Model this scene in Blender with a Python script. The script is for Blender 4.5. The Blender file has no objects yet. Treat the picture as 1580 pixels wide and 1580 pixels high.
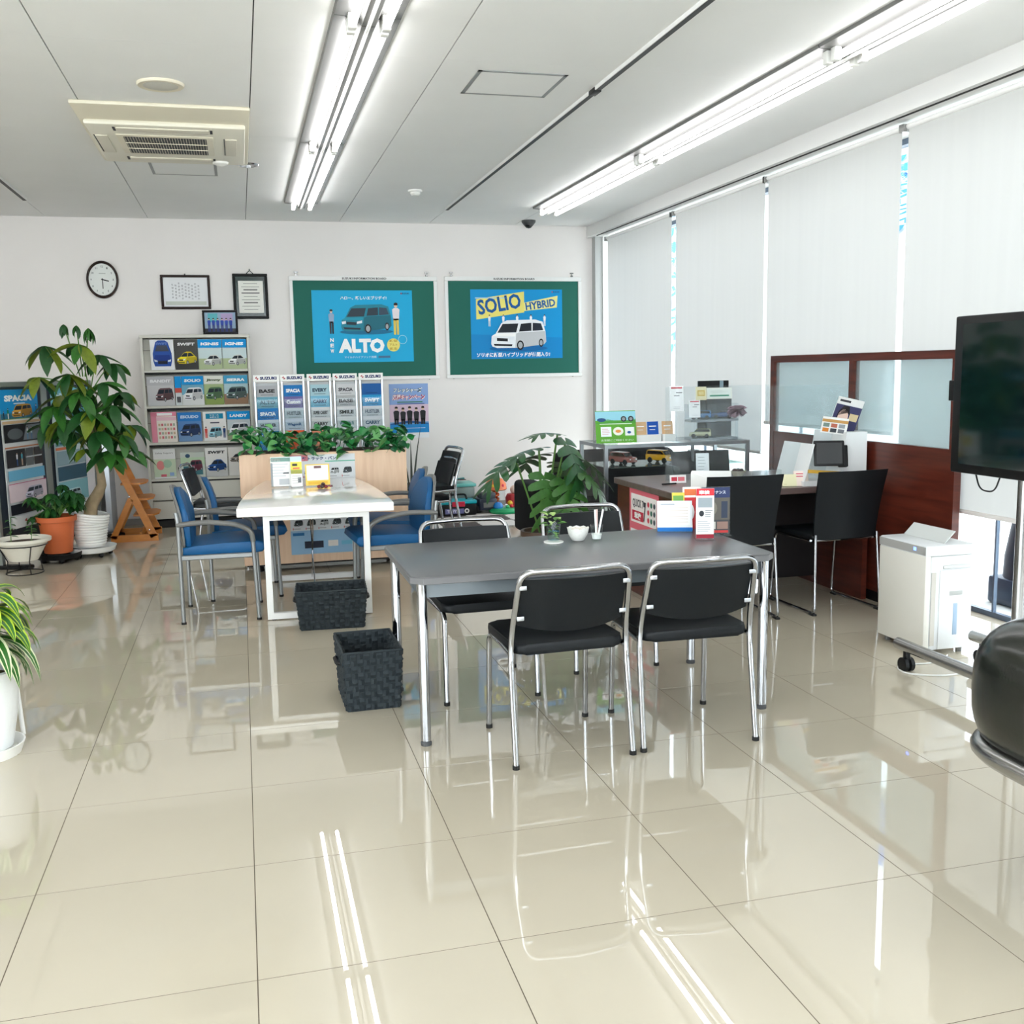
import bpy, bmesh, math, random
from mathutils import Vector, Matrix, Euler
random.seed(7)
scene = bpy.context.scene
COL = scene.collection
PI = math.pi

# ------------------------------------------------------------------ camera
IMG = 1580.0
FPX = 1580.52
def ang(d): return math.radians(d)
_yaw, _pit, _rol = ang(14.6087), ang(-7.9117), ang(-1.0153)
_fw = Vector((math.sin(_yaw)*math.cos(_pit), math.cos(_yaw)*math.cos(_pit), math.sin(_pit)))
_r = Vector((math.cos(_yaw), -math.sin(_yaw), 0))
_u = _r.cross(_fw)
_R = _r*math.cos(_rol) + _u*math.sin(_rol)
_U = -_r*math.sin(_rol) + _u*math.cos(_rol)
CAM = Vector((0.0343, -2.375, 1.4454))
cam_data = bpy.data.cameras.new('camera')
cam_data.sensor_width = 36.0
cam_data.lens = FPX/IMG*36.0
cam_data.clip_start = 0.05
cam = bpy.data.objects.new('camera', cam_data)
COL.objects.link(cam)
m = Matrix((( _R.x, _U.x, -_fw.x, CAM.x), (_R.y, _U.y, -_fw.y, CAM.y), (_R.z, _U.z, -_fw.z, CAM.z), (0, 0, 0, 1)))
cam.matrix_world = m
scene.camera = cam

# ------------------------------------------------------------------ world, exposure
world = bpy.data.worlds.new('world')
scene.world = world
world.use_nodes = True
_bg = world.node_tree.nodes['Background']
_bg.inputs['Color'].default_value = (0.90, 0.95, 1.0, 1)
SKY = 4.4
_bg.inputs['Strength'].default_value = SKY
TUBE = 5.8
vs = scene.view_settings
vs.view_transform = 'Standard'
vs.look = 'None'
vs.exposure = 1.04
vs.gamma = 1.0
vs.use_curve_mapping = False
scene.cycles.max_bounces = 10
scene.cycles.transparent_max_bounces = 24
scene.cycles.caustics_reflective = False
scene.cycles.caustics_refractive = False
scene.cycles.sample_clamp_indirect = 6.0
scene.cycles.use_denoising = True

# ------------------------------------------------------------------ materials
MATS = {}
def lin(c):
    c = c/255.0
    return c/12.92 if c <= 0.04045 else ((c+0.055)/1.055)**2.4
def rgb(t): return (lin(t[0]), lin(t[1]), lin(t[2]), 1.0)
def mat(name, col, rough=0.5, metal=0.0, spec=0.5, coat=0.0, noise=0.0, nscale=20.0, bump=0.0, bscale=60.0, emit=None, estr=0.0, stretch=None):
    if name in MATS: return MATS[name]
    mt = bpy.data.materials.new(name); mt.use_nodes = True
    nt = mt.node_tree; b = nt.nodes['Principled BSDF']
    b.inputs['Base Color'].default_value = rgb(col)
    b.inputs['Roughness'].default_value = rough
    b.inputs['Metallic'].default_value = metal
    b.inputs['Specular IOR Level'].default_value = spec
    if coat: b.inputs['Coat Weight'].default_value = coat
    if emit:
        b.inputs['Emission Color'].default_value = rgb(emit)
        b.inputs['Emission Strength'].default_value = estr
    if noise or bump:
        tc = nt.nodes.new('ShaderNodeTexCoord')
        mp = nt.nodes.new('ShaderNodeMapping')
        if stretch: mp.inputs['Scale'].default_value = stretch
        nt.links.new(tc.outputs['Object'], mp.inputs['Vector'])
        if noise:
            nz = nt.nodes.new('ShaderNodeTexNoise'); nz.inputs['Scale'].default_value = nscale; nz.inputs['Detail'].default_value = 4
            nt.links.new(mp.outputs['Vector'], nz.inputs['Vector'])
            mr = nt.nodes.new('ShaderNodeMapRange')
            mr.inputs['From Min'].default_value = 0.3; mr.inputs['From Max'].default_value = 0.7
            mr.inputs['To Min'].default_value = 1-noise; mr.inputs['To Max'].default_value = 1+noise
            nt.links.new(nz.outputs['Fac'], mr.inputs['Value'])
            mx = nt.nodes.new('ShaderNodeMix'); mx.data_type = 'RGBA'; mx.blend_type = 'MULTIPLY'; mx.inputs['Factor'].default_value = 1
            mx.inputs['A'].default_value = rgb(col)
            nt.links.new(mr.outputs['Result'], mx.inputs['B'])
            nt.links.new(mx.outputs['Result'], b.inputs['Base Color'])
        if bump:
            nb = nt.nodes.new('ShaderNodeTexNoise'); nb.inputs['Scale'].default_value = bscale; nb.inputs['Detail'].default_value = 2
            nt.links.new(mp.outputs['Vector'], nb.inputs['Vector'])
            bp = nt.nodes.new('ShaderNodeBump'); bp.inputs['Strength'].default_value = bump; bp.inputs['Distance'].default_value = 0.002
            nt.links.new(nb.outputs['Fac'], bp.inputs['Height'])
            nt.links.new(bp.outputs['Normal'], b.inputs['Normal'])
    MATS[name] = mt
    return mt
def ink(col):
    return mat('ink_%02x%02x%02x' % tuple(int(max(0, min(255, c))) for c in col), col, 0.45, spec=0.3)
def glass_mat(name, tint=(252, 254, 254), base=0.9, gloss_rough=0.02, haze=0.0, hazecol=(235, 240, 240)):
    if name in MATS: return MATS[name]
    mt = bpy.data.materials.new(name); mt.use_nodes = True
    nt = mt.node_tree; nt.nodes.clear()
    out = nt.nodes.new('ShaderNodeOutputMaterial')
    tr = nt.nodes.new('ShaderNodeBsdfTransparent'); tr.inputs['Color'].default_value = rgb(tint)
    gl = nt.nodes.new('ShaderNodeBsdfGlossy'); gl.inputs['Roughness'].default_value = gloss_rough
    fr = nt.nodes.new('ShaderNodeFresnel'); fr.inputs['IOR'].default_value = 1.45
    mx = nt.nodes.new('ShaderNodeMixShader')
    ge = nt.nodes.new('ShaderNodeNewGeometry')
    sb = nt.nodes.new('ShaderNodeMath'); sb.operation = 'SUBTRACT'; sb.inputs[0].default_value = 1.0
    nt.links.new(ge.outputs['Backfacing'], sb.inputs[1])
    ml_ = nt.nodes.new('ShaderNodeMath'); ml_.operation = 'MULTIPLY'
    nt.links.new(fr.outputs['Fac'], ml_.inputs[0]); nt.links.new(sb.outputs[0], ml_.inputs[1])
    nt.links.new(ml_.outputs[0], mx.inputs['Fac'])
    nt.links.new(tr.outputs['BSDF'], mx.inputs[1]); nt.links.new(gl.outputs['BSDF'], mx.inputs[2])
    last = mx
    if haze:
        df = nt.nodes.new('ShaderNodeBsdfDiffuse'); df.inputs['Color'].default_value = rgb(hazecol)
        tl = nt.nodes.new('ShaderNodeBsdfTranslucent'); tl.inputs['Color'].default_value = rgb(hazecol)
        m1 = nt.nodes.new('ShaderNodeMixShader'); m1.inputs['Fac'].default_value = 0.5
        nt.links.new(df.outputs['BSDF'], m1.inputs[1]); nt.links.new(tl.outputs['BSDF'], m1.inputs[2])
        m2 = nt.nodes.new('ShaderNodeMixShader'); m2.inputs['Fac'].default_value = haze
        nt.links.new(mx.outputs['Shader'], m2.inputs[1]); nt.links.new(m1.outputs['Shader'], m2.inputs[2])
        last = m2
    nt.links.new(last.outputs['Shader'], out.inputs['Surface'])
    MATS[name] = mt
    return mt
def blind_mat():
    if 'blind_fabric' in MATS: return MATS['blind_fabric']
    mt = bpy.data.materials.new('blind_fabric'); mt.use_nodes = True
    nt = mt.node_tree; nt.nodes.clear()
    out = nt.nodes.new('ShaderNodeOutputMaterial')
    tc = nt.nodes.new('ShaderNodeTexCoord')
    mp = nt.nodes.new('ShaderNodeMapping'); mp.inputs['Scale'].default_value = (1, 14, 0.6)
    nz = nt.nodes.new('ShaderNodeTexNoise'); nz.inputs['Scale'].default_value = 1.2
    nt.links.new(tc.outputs['Object'], mp.inputs['Vector']); nt.links.new(mp.outputs['Vector'], nz.inputs['Vector'])
    mr = nt.nodes.new('ShaderNodeMapRange'); mr.inputs['To Min'].default_value = 0.94; mr.inputs['To Max'].default_value = 1.0
    nt.links.new(nz.outputs['Fac'], mr.inputs['Value'])
    def colr(c):
        mx = nt.nodes.new('ShaderNodeMix'); mx.data_type = 'RGBA'; mx.blend_type = 'MULTIPLY'; mx.inputs['Factor'].default_value = 1
        mx.inputs['A'].default_value = rgb(c); nt.links.new(mr.outputs['Result'], mx.inputs['B']); return mx.outputs['Result']
    df = nt.nodes.new('ShaderNodeBsdfDiffuse'); nt.links.new(colr((232, 231, 226)), df.inputs['Color'])
    tl = nt.nodes.new('ShaderNodeBsdfTranslucent'); nt.links.new(colr((142, 142, 141)), tl.inputs['Color'])
    m1 = nt.nodes.new('ShaderNodeMixShader'); m1.inputs['Fac'].default_value = 0.5
    nt.links.new(df.outputs['BSDF'], m1.inputs[1]); nt.links.new(tl.outputs['BSDF'], m1.inputs[2])
    nt.links.new(m1.outputs['Shader'], out.inputs['Surface'])
    MATS['blind_fabric'] = mt
    return mt
def wood_mat(name, c1, c2, rough=0.35, scale=(1, 1, 14), wscale=3.0):
    if name in MATS: return MATS[name]
    mt = bpy.data.materials.new(name); mt.use_nodes = True
    nt = mt.node_tree; b = nt.nodes['Principled BSDF']; b.inputs['Roughness'].default_value = rough
    tc = nt.nodes.new('ShaderNodeTexCoord'); mp = nt.nodes.new('ShaderNodeMapping'); mp.inputs['Scale'].default_value = scale
    nt.links.new(tc.outputs['Object'], mp.inputs['Vector'])
    nz = nt.nodes.new('ShaderNodeTexNoise'); nz.inputs['Scale'].default_value = wscale; nz.inputs['Detail'].default_value = 6; nz.inputs['Distortion'].default_value = 0.6
    nt.links.new(mp.outputs['Vector'], nz.inputs['Vector'])
    cr = nt.nodes.new('ShaderNodeValToRGB'); cr.color_ramp.elements[0].color = rgb(c1); cr.color_ramp.elements[1].color = rgb(c2)
    cr.color_ramp.elements[0].position = 0.3; cr.color_ramp.elements[1].position = 0.7
    nt.links.new(nz.outputs['Fac'], cr.inputs['Fac']); nt.links.new(cr.outputs['Color'], b.inputs['Base Color'])
    MATS[name] = mt
    return mt

M_TILE = mat('floor_tile', (190, 181, 163), 0.0, spec=1.0, noise=0.03, nscale=1.6)
M_TILE.node_tree.nodes['Principled BSDF'].inputs['IOR'].default_value = 1.58
M_GROUT = mat('grout', (96, 86, 72), 0.9)
M_WALL = mat('wall_paper', (238, 234, 231), 0.85, noise=0.015, nscale=2.0, bump=0.15, bscale=180)
M_CEIL = mat('ceiling_board', (238, 239, 238), 0.75, noise=0.01, nscale=3)
M_SEAM = mat('ceiling_seam', (92, 94, 94), 0.9)
M_WHITE = mat('white_metal', (238, 238, 236), 0.35)
M_WPLAST = mat('white_plastic', (240, 240, 236), 0.3)
M_CREAM = mat('cream_plastic', (226, 219, 198), 0.45)
M_ALU = mat('aluminium', (190, 194, 198), 0.3, metal=1.0)
M_CHROME = mat('chrome', (176, 178, 182), 0.05, metal=1.0)
M_STEEL = mat('brushed_steel', (166, 166, 165), 0.25, metal=1.0)
M_BLACKP = mat('black_plastic', (12, 13, 15), 0.45, spec=0.3)
M_BLACKG = mat('black_gloss', (10, 12, 13), 0.12)
M_VINYL = mat('black_vinyl', (9, 14, 18), 0.5, spec=0.28, bump=0.2, bscale=300)
M_RUBBER = mat('black_rubber', (14, 14, 14), 0.7)
M_BLUE = mat('blue_vinyl', (12, 82, 132), 0.5, spec=0.35, bump=0.15, bscale=260)
M_GREYP = mat('grey_plastic', (112, 112, 110), 0.45)
M_GREYM = mat('grey_paint_metal', (140, 142, 142), 0.35, metal=0.6)
M_GTOP = mat('grey_laminate', (92, 92, 94), 0.28, noise=0.02, nscale=300)
M_GEDGE = mat('grey_edge', (104, 104, 106), 0.4)
M_GAPRON = mat('grey_apron', (112, 120, 126), 0.35, metal=0.3)
M_PLY = wood_mat('planter_wood', (228, 192, 160), (240, 208, 178), 0.5, (14, 14, 1), 2.0)
M_WALNUT = wood_mat('walnut', (64, 24, 16), (96, 40, 26), 0.3, (1, 1, 12), 2.5)
M_DESK = wood_mat('desk_top', (92, 76, 74), (112, 94, 90), 0.3, (2, 14, 2), 2.5)
M_OAK = wood_mat('orange_wood', (186, 110, 34), (206, 132, 50), 0.4, (3, 3, 10), 2.0)
M_RACK = mat('rack_paint', (208, 206, 196), 0.45)
M_SLOT = mat('dark_slot', (40, 40, 40), 0.8)
M_SOIL = mat('soil', (62, 46, 34), 0.95, noise=0.3, nscale=60)
M_TRUNK = mat('trunk', (158, 138, 108), 0.85, noise=0.2, nscale=14, bump=0.6, bscale=30)
M_STEM = mat('stem', (88, 128, 58), 0.6)
M_CLEAR = glass_mat('clear_glass')
M_ACRYL = glass_mat('acrylic', (248, 251, 252), haze=0.035)
M_PANE = glass_mat('window_glass', (230, 233, 234))
M_BLIND = blind_mat()
M_PAPER = mat('paper', (240, 240, 238), 0.6)

# ------------------------------------------------------------------ mesh helper
class MB:
    def __init__(s): s.v = []; s.f = []; s.mi = []; s.mats = []
    def _m(s, mt):
        if mt is None: return 0
        if mt not in s.mats: s.mats.append(mt)
        return s.mats.index(mt)
    def add(s, vs_, fs, mt=None, T=None):
        o = len(s.v); k = s._m(mt)
        for p in vs_:
            p = Vector(p)
            s.v.append(tuple(T @ p) if T else tuple(p))
        for f in fs: s.f.append(tuple(i+o for i in f)); s.mi.append(k)
        return s
    def box(s, x0, x1, y0, y1, z0, z1, mt=None, T=None):
        vs_ = [(x, y, z) for z in (z0, z1) for y in (y0, y1) for x in (x0, x1)]
        return s.add(vs_, [(0, 2, 3, 1), (4, 5, 7, 6), (0, 1, 5, 4), (2, 6, 7, 3), (0, 4, 6, 2), (1, 3, 7, 5)], mt, T)
    def rbox(s, x0, x1, y0, y1, z0, z1, r=0.01, seg=2, mt=None, T=None):
        bm = bmesh.new(); bmesh.ops.create_cube(bm, size=1)
        for v in bm.verts: v.co = Vector(((x0+x1)/2+v.co.x*(x1-x0), (y0+y1)/2+v.co.y*(y1-y0), (z0+z1)/2+v.co.z*(z1-z0)))
        r = min(r, (x1-x0)*.49, (y1-y0)*.49, (z1-z0)*.49)
        bmesh.ops.bevel(bm, geom=bm.edges[:], offset=r, segments=seg, affect='EDGES', profile=0.5)
        return s.bm(bm, mt, T)
    def bm(s, bm, mt=None, T=None):
        bm.verts.index_update()
        s.add([v.co.copy() for v in bm.verts], [tuple(v.index for v in f.verts) for f in bm.faces], mt, T); bm.free(); return s
    def prism(s, poly, z0, z1, mt=None, T=None, bev=0.0, seg=2):
        n = len(poly)
        if bev:
            bm = bmesh.new()
            a = [bm.verts.new((x, y, z0)) for x, y in poly]; b = [bm.verts.new((x, y, z1)) for x, y in poly]
            bm.faces.new(a[::-1]); bm.faces.new(b)
            for i in range(n): bm.faces.new((a[i], a[(i+1) % n], b[(i+1) % n], b[i]))
            es = [e for e in bm.edges if abs(e.verts[0].co.z-e.verts[1].co.z) < 1e-9]
            bmesh.ops.bevel(bm, geom=es, offset=bev, segments=seg, affect='EDGES', profile=0.5)
            return s.bm(bm, mt, T)
        vs_ = [(x, y, z0) for x, y in poly]+[(x, y, z1) for x, y in poly]
        fs = [tuple(range(n))[::-1], tuple(range(n, 2*n))]+[(i, (i+1) % n, n+(i+1) % n, n+i) for i in range(n)]
        return s.add(vs_, fs, mt, T)
    def tube(s, pts, r, n=10, mt=None, T=None, closed=False, rads=None, sq=None):
        pts = [Vector(p) for p in pts]; N = len(pts)
        vs_ = []; fs = []
        tang = []
        for i in range(N):
            if closed: t = pts[(i+1) % N]-pts[i-1]
            else: t = pts[min(i+1, N-1)]-pts[max(i-1, 0)]
            tang.append(t.normalized())
        up = Vector((0, 0, 1)) if abs(tang[0].z) < 0.9 else Vector((1, 0, 0))
        u = tang[0].cross(up).normalized(); 
        for i in range(N):
            t = tang[i]
            u = (u - t*u.dot(t)).normalized(); w = t.cross(u)
            rr = rads[i] if rads else r
            for k in range(n):
                a = 2*PI*k/n
                ru, rw = (rr, rr) if not sq else (rr*sq[0], rr*sq[1])
                vs_.append(pts[i]+u*(math.cos(a)*ru)+w*(math.sin(a)*rw))
        for i in range(N if closed else N-1):
            j = (i+1) % N
            for k in range(n):
                l = (k+1) % n
                fs.append((i*n+k, i*n+l, j*n+l, j*n+k))
        if not closed:
            fs.append(tuple(range(n))[::-1]); fs.append(tuple(range((N-1)*n, N*n)))
        return s.add(vs_, fs, mt, T)
    def lathe(s, prof, n=24, mt=None, T=None, sx=1.0, sy=1.0):
        vs_ = []; fs = []; N = len(prof)
        for (r, z) in prof:
            for k in range(n):
                a = 2*PI*k/n; vs_.append((r*math.cos(a)*sx, r*math.sin(a)*sy, z))
        for i in range(N-1):
            for k in range(n):
                l = (k+1) % n; fs.append((i*n+k, i*n+l, (i+1)*n+l, (i+1)*n+k))
        if prof[0][0] > 2e-5: fs.append(tuple(range(n))[::-1])
        if prof[-1][0] > 1e-6 and prof[0][0] > 2e-5: fs.append(tuple(range((N-1)*n, N*n)))
        return s.add(vs_, fs, mt, T)
    def cyl(s, c, r, z0, z1, n=20, mt=None):
        return s.lathe([(r, z0), (r, z1)], n, mt, Matrix.Translation((c[0], c[1], 0)))
    def ball(s, c, r, n=10, mt=None, sz=1.0):
        prof = [(max(1e-7, r*math.sin(PI*i/n)), -r*sz*math.cos(PI*i/n)) for i in range(n+1)]
        return s.lathe(prof, 14, mt, Matrix.Translation(c))
    def grid(s, f, nu, nv, mt=None, T=None):
        vs_ = [f(i/nu, j/nv) for j in range(nv+1) for i in range(nu+1)]
        fs = [(j*(nu+1)+i, j*(nu+1)+i+1, (j+1)*(nu+1)+i+1, (j+1)*(nu+1)+i) for j in range(nv) for i in range(nu)]
        return s.add(vs_, fs, mt, T)
    def mesh(s, name, mt=None, smooth=True, sharp=38):
        me = bpy.data.meshes.new(name); me.from_pydata(s.v, [], s.f)
        if s.mats:
            for k in s.mats: me.materials.append(k)
            me.polygons.foreach_set('material_index', s.mi)
        elif mt: me.materials.append(mt)
        if smooth:
            me.shade_smooth()
            try: me.set_sharp_from_angle(angle=ang(sharp))
            except Exception: pass
        me.update()
        return me

def fillet(pts, r, n=5):
    pts = [Vector(p) for p in pts]; out = [pts[0]]
    for i in range(1, len(pts)-1):
        a, b, c = pts[i-1], pts[i], pts[i+1]
        rr = min(r, (a-b).length*.48, (c-b).length*.48)
        p0 = b+(a-b).normalized()*rr; p1 = b+(c-b).normalized()*rr
        for k in range(n+1):
            t = k/n; out.append(p0*(1-t)**2+b*2*t*(1-t)+p1*t*t)
    out.append(pts[-1]); return out

def link(o, parent=None):
    COL.objects.link(o)
    if parent is not None: o.parent = parent
    return o
def obj(name, mb, mt=None, parent=None, loc=(0, 0, 0), rot=(0, 0, 0), smooth=True, sharp=38):
    me = mb if isinstance(mb, bpy.types.Mesh) else mb.mesh(name, mt, smooth, sharp)
    o = bpy.data.objects.new(name, me); o.location = loc; o.rotation_euler = rot
    return link(o, parent)
def tag(o, label, cat, group=None):
    o['label'] = label; o['category'] = cat
    if group: o['group'] = group
    return o
def thing(name, label, cat, loc=(0, 0, 0), rz=0.0, group=None, rot=None):
    o = bpy.data.objects.new(name, None); o.empty_display_size = 0.05
    o.location = loc; o.rotation_euler = rot or (0, 0, rz); link(o)
    return tag(o, label, cat, group)
def struct(name, mb, mt=None, parent=None, smooth=False):
    o = obj(name, mb, mt, parent, smooth=smooth)
    o['kind'] = 'structure'
    return o
def copy_tree(src, loc, rz, label=None, group=None):
    r = src.copy(); COL.objects.link(r); r.location = loc
    r.rotation_euler = (0, 0, rz)
    if label: r['label'] = label
    if group: r['group'] = group
    for ch in list(src.children):
        c = ch.copy(); COL.objects.link(c); c.parent = r
        for g in list(ch.children):
            d = g.copy(); COL.objects.link(d); d.parent = c
    return r
def place_matrix(x, y, n_xy, z=0.0, tilt=0.0):
    """matrix of an upright sheet: local x runs right, y up, z out of its face (n_xy = facing direction)"""
    n = Vector((n_xy[0], n_xy[1], 0)).normalized()
    up = Vector((0, 0, 1)); r = up.cross(n)
    Mx = Matrix(((r.x, up.x, n.x, x), (r.y, up.y, n.y, y), (r.z, up.z, n.z, z), (0, 0, 0, 1)))
    return Mx @ Matrix.Rotation(-tilt, 4, 'X')

# ------------------------------------------------------------------ flat print
_TXT = {}
def text_mesh(s, bold):
    key = (s, bold)
    if key in _TXT: return _TXT[key]
    c = bpy.data.curves.new('t', 'FONT'); c.body = s; c.size = 1.0; c.offset = bold; c.resolution_u = 2
    o = bpy.data.objects.new('t', c); COL.objects.link(o)
    me = bpy.data.meshes.new_from_object(o)
    v = [(p.co.x, p.co.y) for p in me.vertices]; f = [tuple(p.vertices) for p in me.polygons]
    bpy.data.objects.remove(o); bpy.data.curves.remove(c); bpy.data.meshes.remove(me)
    if v:
        x0 = min(p[0] for p in v); x1 = max(p[0] for p in v); y0 = min(p[1] for p in v); y1 = max(p[1] for p in v)
        v = [((p[0]-x0)/(x1-x0+1e-9), (p[1]-y0)/(y1-y0+1e-9)) for p in v]
        asp = (x1-x0)/(y1-y0+1e-9)
    else: asp = 1
    _TXT[key] = (v, f, asp)
    return _TXT[key]
class Print:
    STEP = 0.0006
    def __init__(s, sx=1.0, sy=1.0): s.mb = MB(); s.L = 1; s.sx = sx; s.sy = sy
    def up(s): s.L += 1; return s
    def poly(s, pts, col, layer=None):
        z = (layer or s.L)*s.STEP
        s.mb.add([(x*s.sx, y*s.sy, z) for x, y in pts], [tuple(range(len(pts)))], ink(col)); return s
    def rect(s, x0, y0, x1, y1, col): return s.poly([(x0, y0), (x1, y0), (x1, y1), (x0, y1)], col)
    def ell(s, cx, cy, rx, ry, col, n=16): return s.poly([(cx+rx*math.cos(2*PI*k/n), cy+ry*math.sin(2*PI*k/n)) for k in range(n)], col)
    def text(s, t, x, y, w, h, col, bold=0.025, slant=0.0, rot=0.0):
        v, f, asp = text_mesh(t, bold); z = s.L*s.STEP
        if w is None: w = h*asp*s.sy/s.sx
        ca, sa = math.cos(rot), math.sin(rot); out = []
        for a, b in v:
            px = (a*w+slant*b*h)*s.sx; py = b*h*s.sy
            out.append((x*s.sx+px*ca-py*sa, y*s.sy+px*sa+py*ca, z))
        s.mb.add(out, f, ink(col)); return s
    def lines(s, x0, y0, x1, y1, n, col, t=0.35, ragged=True):
        h = (y1-y0)/n
        for i in range(n):
            w = x1 if not ragged else x0+(x1-x0)*random.uniform(.65, 1)
            s.rect(x0, y0+i*h+h*(1-t)/2, w, y0+i*h+h*(1+t)/2, col)
        return s
    def obj(s, name, parent): return obj(name, s.mb, None, parent, smooth=False)

def shade(c, k): return tuple(max(0, min(255, v*k)) for v in c)
def car_print(P, x, y, w, h, col, kind='box', flip=False, glassc=(34, 44, 54), shadow=None):
    def q(pts): return [(x+(1-a if flip else a)*w, y+b*h) for a, b in pts]
    def el(cx, cy, rx, ry, c): P.poly(q([(cx+rx*math.cos(2*PI*k/14), cy+ry*math.sin(2*PI*k/14)) for k in range(14)]), c)
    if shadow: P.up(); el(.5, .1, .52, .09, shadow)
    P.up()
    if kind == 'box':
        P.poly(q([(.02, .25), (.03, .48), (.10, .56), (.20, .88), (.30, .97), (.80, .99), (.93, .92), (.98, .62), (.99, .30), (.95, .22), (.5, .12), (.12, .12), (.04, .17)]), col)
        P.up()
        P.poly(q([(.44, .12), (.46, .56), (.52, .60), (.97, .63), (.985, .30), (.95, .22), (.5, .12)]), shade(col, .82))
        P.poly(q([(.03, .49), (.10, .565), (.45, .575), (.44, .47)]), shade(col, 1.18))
        P.up()
        P.poly(q([(.13, .59), (.225, .86), (.50, .87), (.46, .60)]), glassc)
        P.poly(q([(.51, .62), (.545, .86), (.73, .89), (.73, .64)]), glassc)
        P.poly(q([(.75, .64), (.755, .89), (.90, .87), (.94, .66)]), shade(glassc, 1.3))
    else:
        P.poly(q([(.02, .30), (.05, .50), (.20, .60), (.36, .88), (.50, .96), (.72, .95), (.90, .66), (.97, .58), (.98, .32), (.90, .22), (.5, .12), (.1, .14)]), col)
        P.up()
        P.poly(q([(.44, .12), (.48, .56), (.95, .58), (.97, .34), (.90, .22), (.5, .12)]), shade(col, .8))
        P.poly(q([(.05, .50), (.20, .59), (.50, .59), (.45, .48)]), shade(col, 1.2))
        P.up()
        P.poly(q([(.22, .62), (.37, .86), (.55, .87), (.52, .62)]), glassc)
        P.poly(q([(.55, .62), (.58, .88), (.71, .88), (.86, .66)]), glassc)
    P.poly(q([(.03, .43), (.11, .46), (.11, .37), (.04, .35)]), (235, 240, 245))
    P.poly(q([(.32, .43), (.42, .47), (.42, .38), (.32, .36)]), (235, 240, 245))
    P.poly(q([(.12, .43), (.31, .41), (.31, .32), (.12, .34)]), shade(glassc, .8))
    P.poly(q([(.06, .25), (.39, .23), (.38, .17), (.08, .19)]), shade(glassc, .9))
    for cx, cy, rx, ry in ((.53, .20, .062, .15), (.90, .27, .042, .13)):
        el(cx, cy, rx, ry, (22, 22, 24))
    P.up()
    for cx, cy, rx, ry in ((.53, .20, .04, .1), (.90, .27, .027, .085)):
        el(cx, cy, rx, ry, (170, 175, 180))
    P.up()
def person_print(P, x, y, h, top, bottom, skin=(232, 200, 176), hair=(40, 30, 28), aw=0.0):
    w = h*.28*P.sy/P.sx
    P.up()
    P.poly([(x-w*.28, y), (x-w*.05, y), (x-w*.02, y+h*.45), (x+w*.02, y+h*.45), (x+w*.08, y), (x+w*.3, y), (x+w*.3, y+h*.5), (x-w*.3, y+h*.5)], bottom)
    P.poly([(x-w*.32, y+h*.45), (x+w*.32, y+h*.45), (x+w*.42, y+h*.78), (x+w*.2, y+h*.83), (x-w*.2, y+h*.83), (x-w*.42, y+h*.78)], top)
    P.up(); P.ell(x, y+h*.91, w*.2, h*.075, skin, 10)
    P.up(); P.poly([(x-w*.22, y+h*.91), (x+w*.22, y+h*.91), (x+w*.2, y+h*.98), (x, y+h), (x-w*.2, y+h*.98)], hair)
def emblem(P, x, y, w, h, col):
    """angular S shaped mark"""
    q = lambda pts: [(x+a*w, y+b*h) for a, b in pts]
    P.poly(q([(.5, 1), (0, .66), (0, .52), (.72, .36), (.86, .46), (.38, .62), (.62, .8)]), col)
    P.poly(q([(.5, 0), (1, .34), (1, .48), (.28, .64), (.14, .54), (.62, .38), (.38, .2)]), col)

# ================================================================== SETTING
WY = 8.2          # back wall
WX = 3.66         # beam face on the window side
CZ = 2.93         # ceiling
XL, YF = -4.5, -5.0
def project(p):
    d = Vector(p)-CAM; z = d.dot(_fw)
    if z < 0.05: return None
    return (IMG/2+FPX*d.dot(_R)/z, IMG/2-FPX*d.dot(_U)/z)

# floor and its tiles
mb = MB(); mb.box(XL, 4.2, YF, WY, -0.12, -0.0007)
floor = struct('floor', mb, M_GROUT)
def tile_mesh():
    b = MB(); b.box(-.2985, .2985, -.2985, .2985, -.012, 0)
    return b.mesh('tile', M_TILE, smooth=False)
TM = tile_mesh()
rest = MB()
for i in range(-8, 7):
    for j in range(-9, 14):
        cx, cy = (i+.5)*.6, (j+.5)*.6
        if cy-.3 > WY or cx-.3 < XL-.3 or cx > 4.25: continue
        y1 = min(cy+.2988, WY)
        pr = [project((cx+a, cy+b, 0)) for a in (-.3, 0, .3) for b in (-.3, 0, .3)]
        vis = any(p and -10 < p[0] < IMG+10 and -10 < p[1] < IMG+10 for p in pr)
        if vis and y1-cy > .29:
            o = bpy.data.objects.new('tile', TM); o.location = (cx, cy, 0); link(o, floor)
        elif y1 > cy-.29 and cy-.29 > YF-.01:
            rest.box(max(cx-.2988, XL), cx+.2988, cy-.2988, y1, -.012, 0)
o = obj('tile_field', rest, M_TILE, floor, smooth=False); o['kind'] = 'stuff'

# ceiling and its boards
mb = MB(); mb.box(XL, 4.2, YF, WY+.1, CZ+.008, CZ+.14)
ceiling = struct('ceiling', mb, M_SEAM)
PX = [0.165+.9*k for k in range(-6, 5)]; PYs = [0.91+1.8*k-3.6-1.8 for k in range(0, 10)]
for a in range(len(PX)-1):
    for b_ in range(len(PYs)-1):
        x0, x1 = max(PX[a], XL), min(PX[a+1], WX+.02); y0, y1 = max(PYs[b_], YF), min(PYs[b_+1], WY)
        if x1-x0 < .02 or y1-y0 < .02: continue
        b = MB(); b.box(x0+.003, x1-.003, y0+.0006, y1-.0006, CZ, CZ+.009)
        obj('ceiling_board', b, M_CEIL, ceiling, smooth=False)
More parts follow.
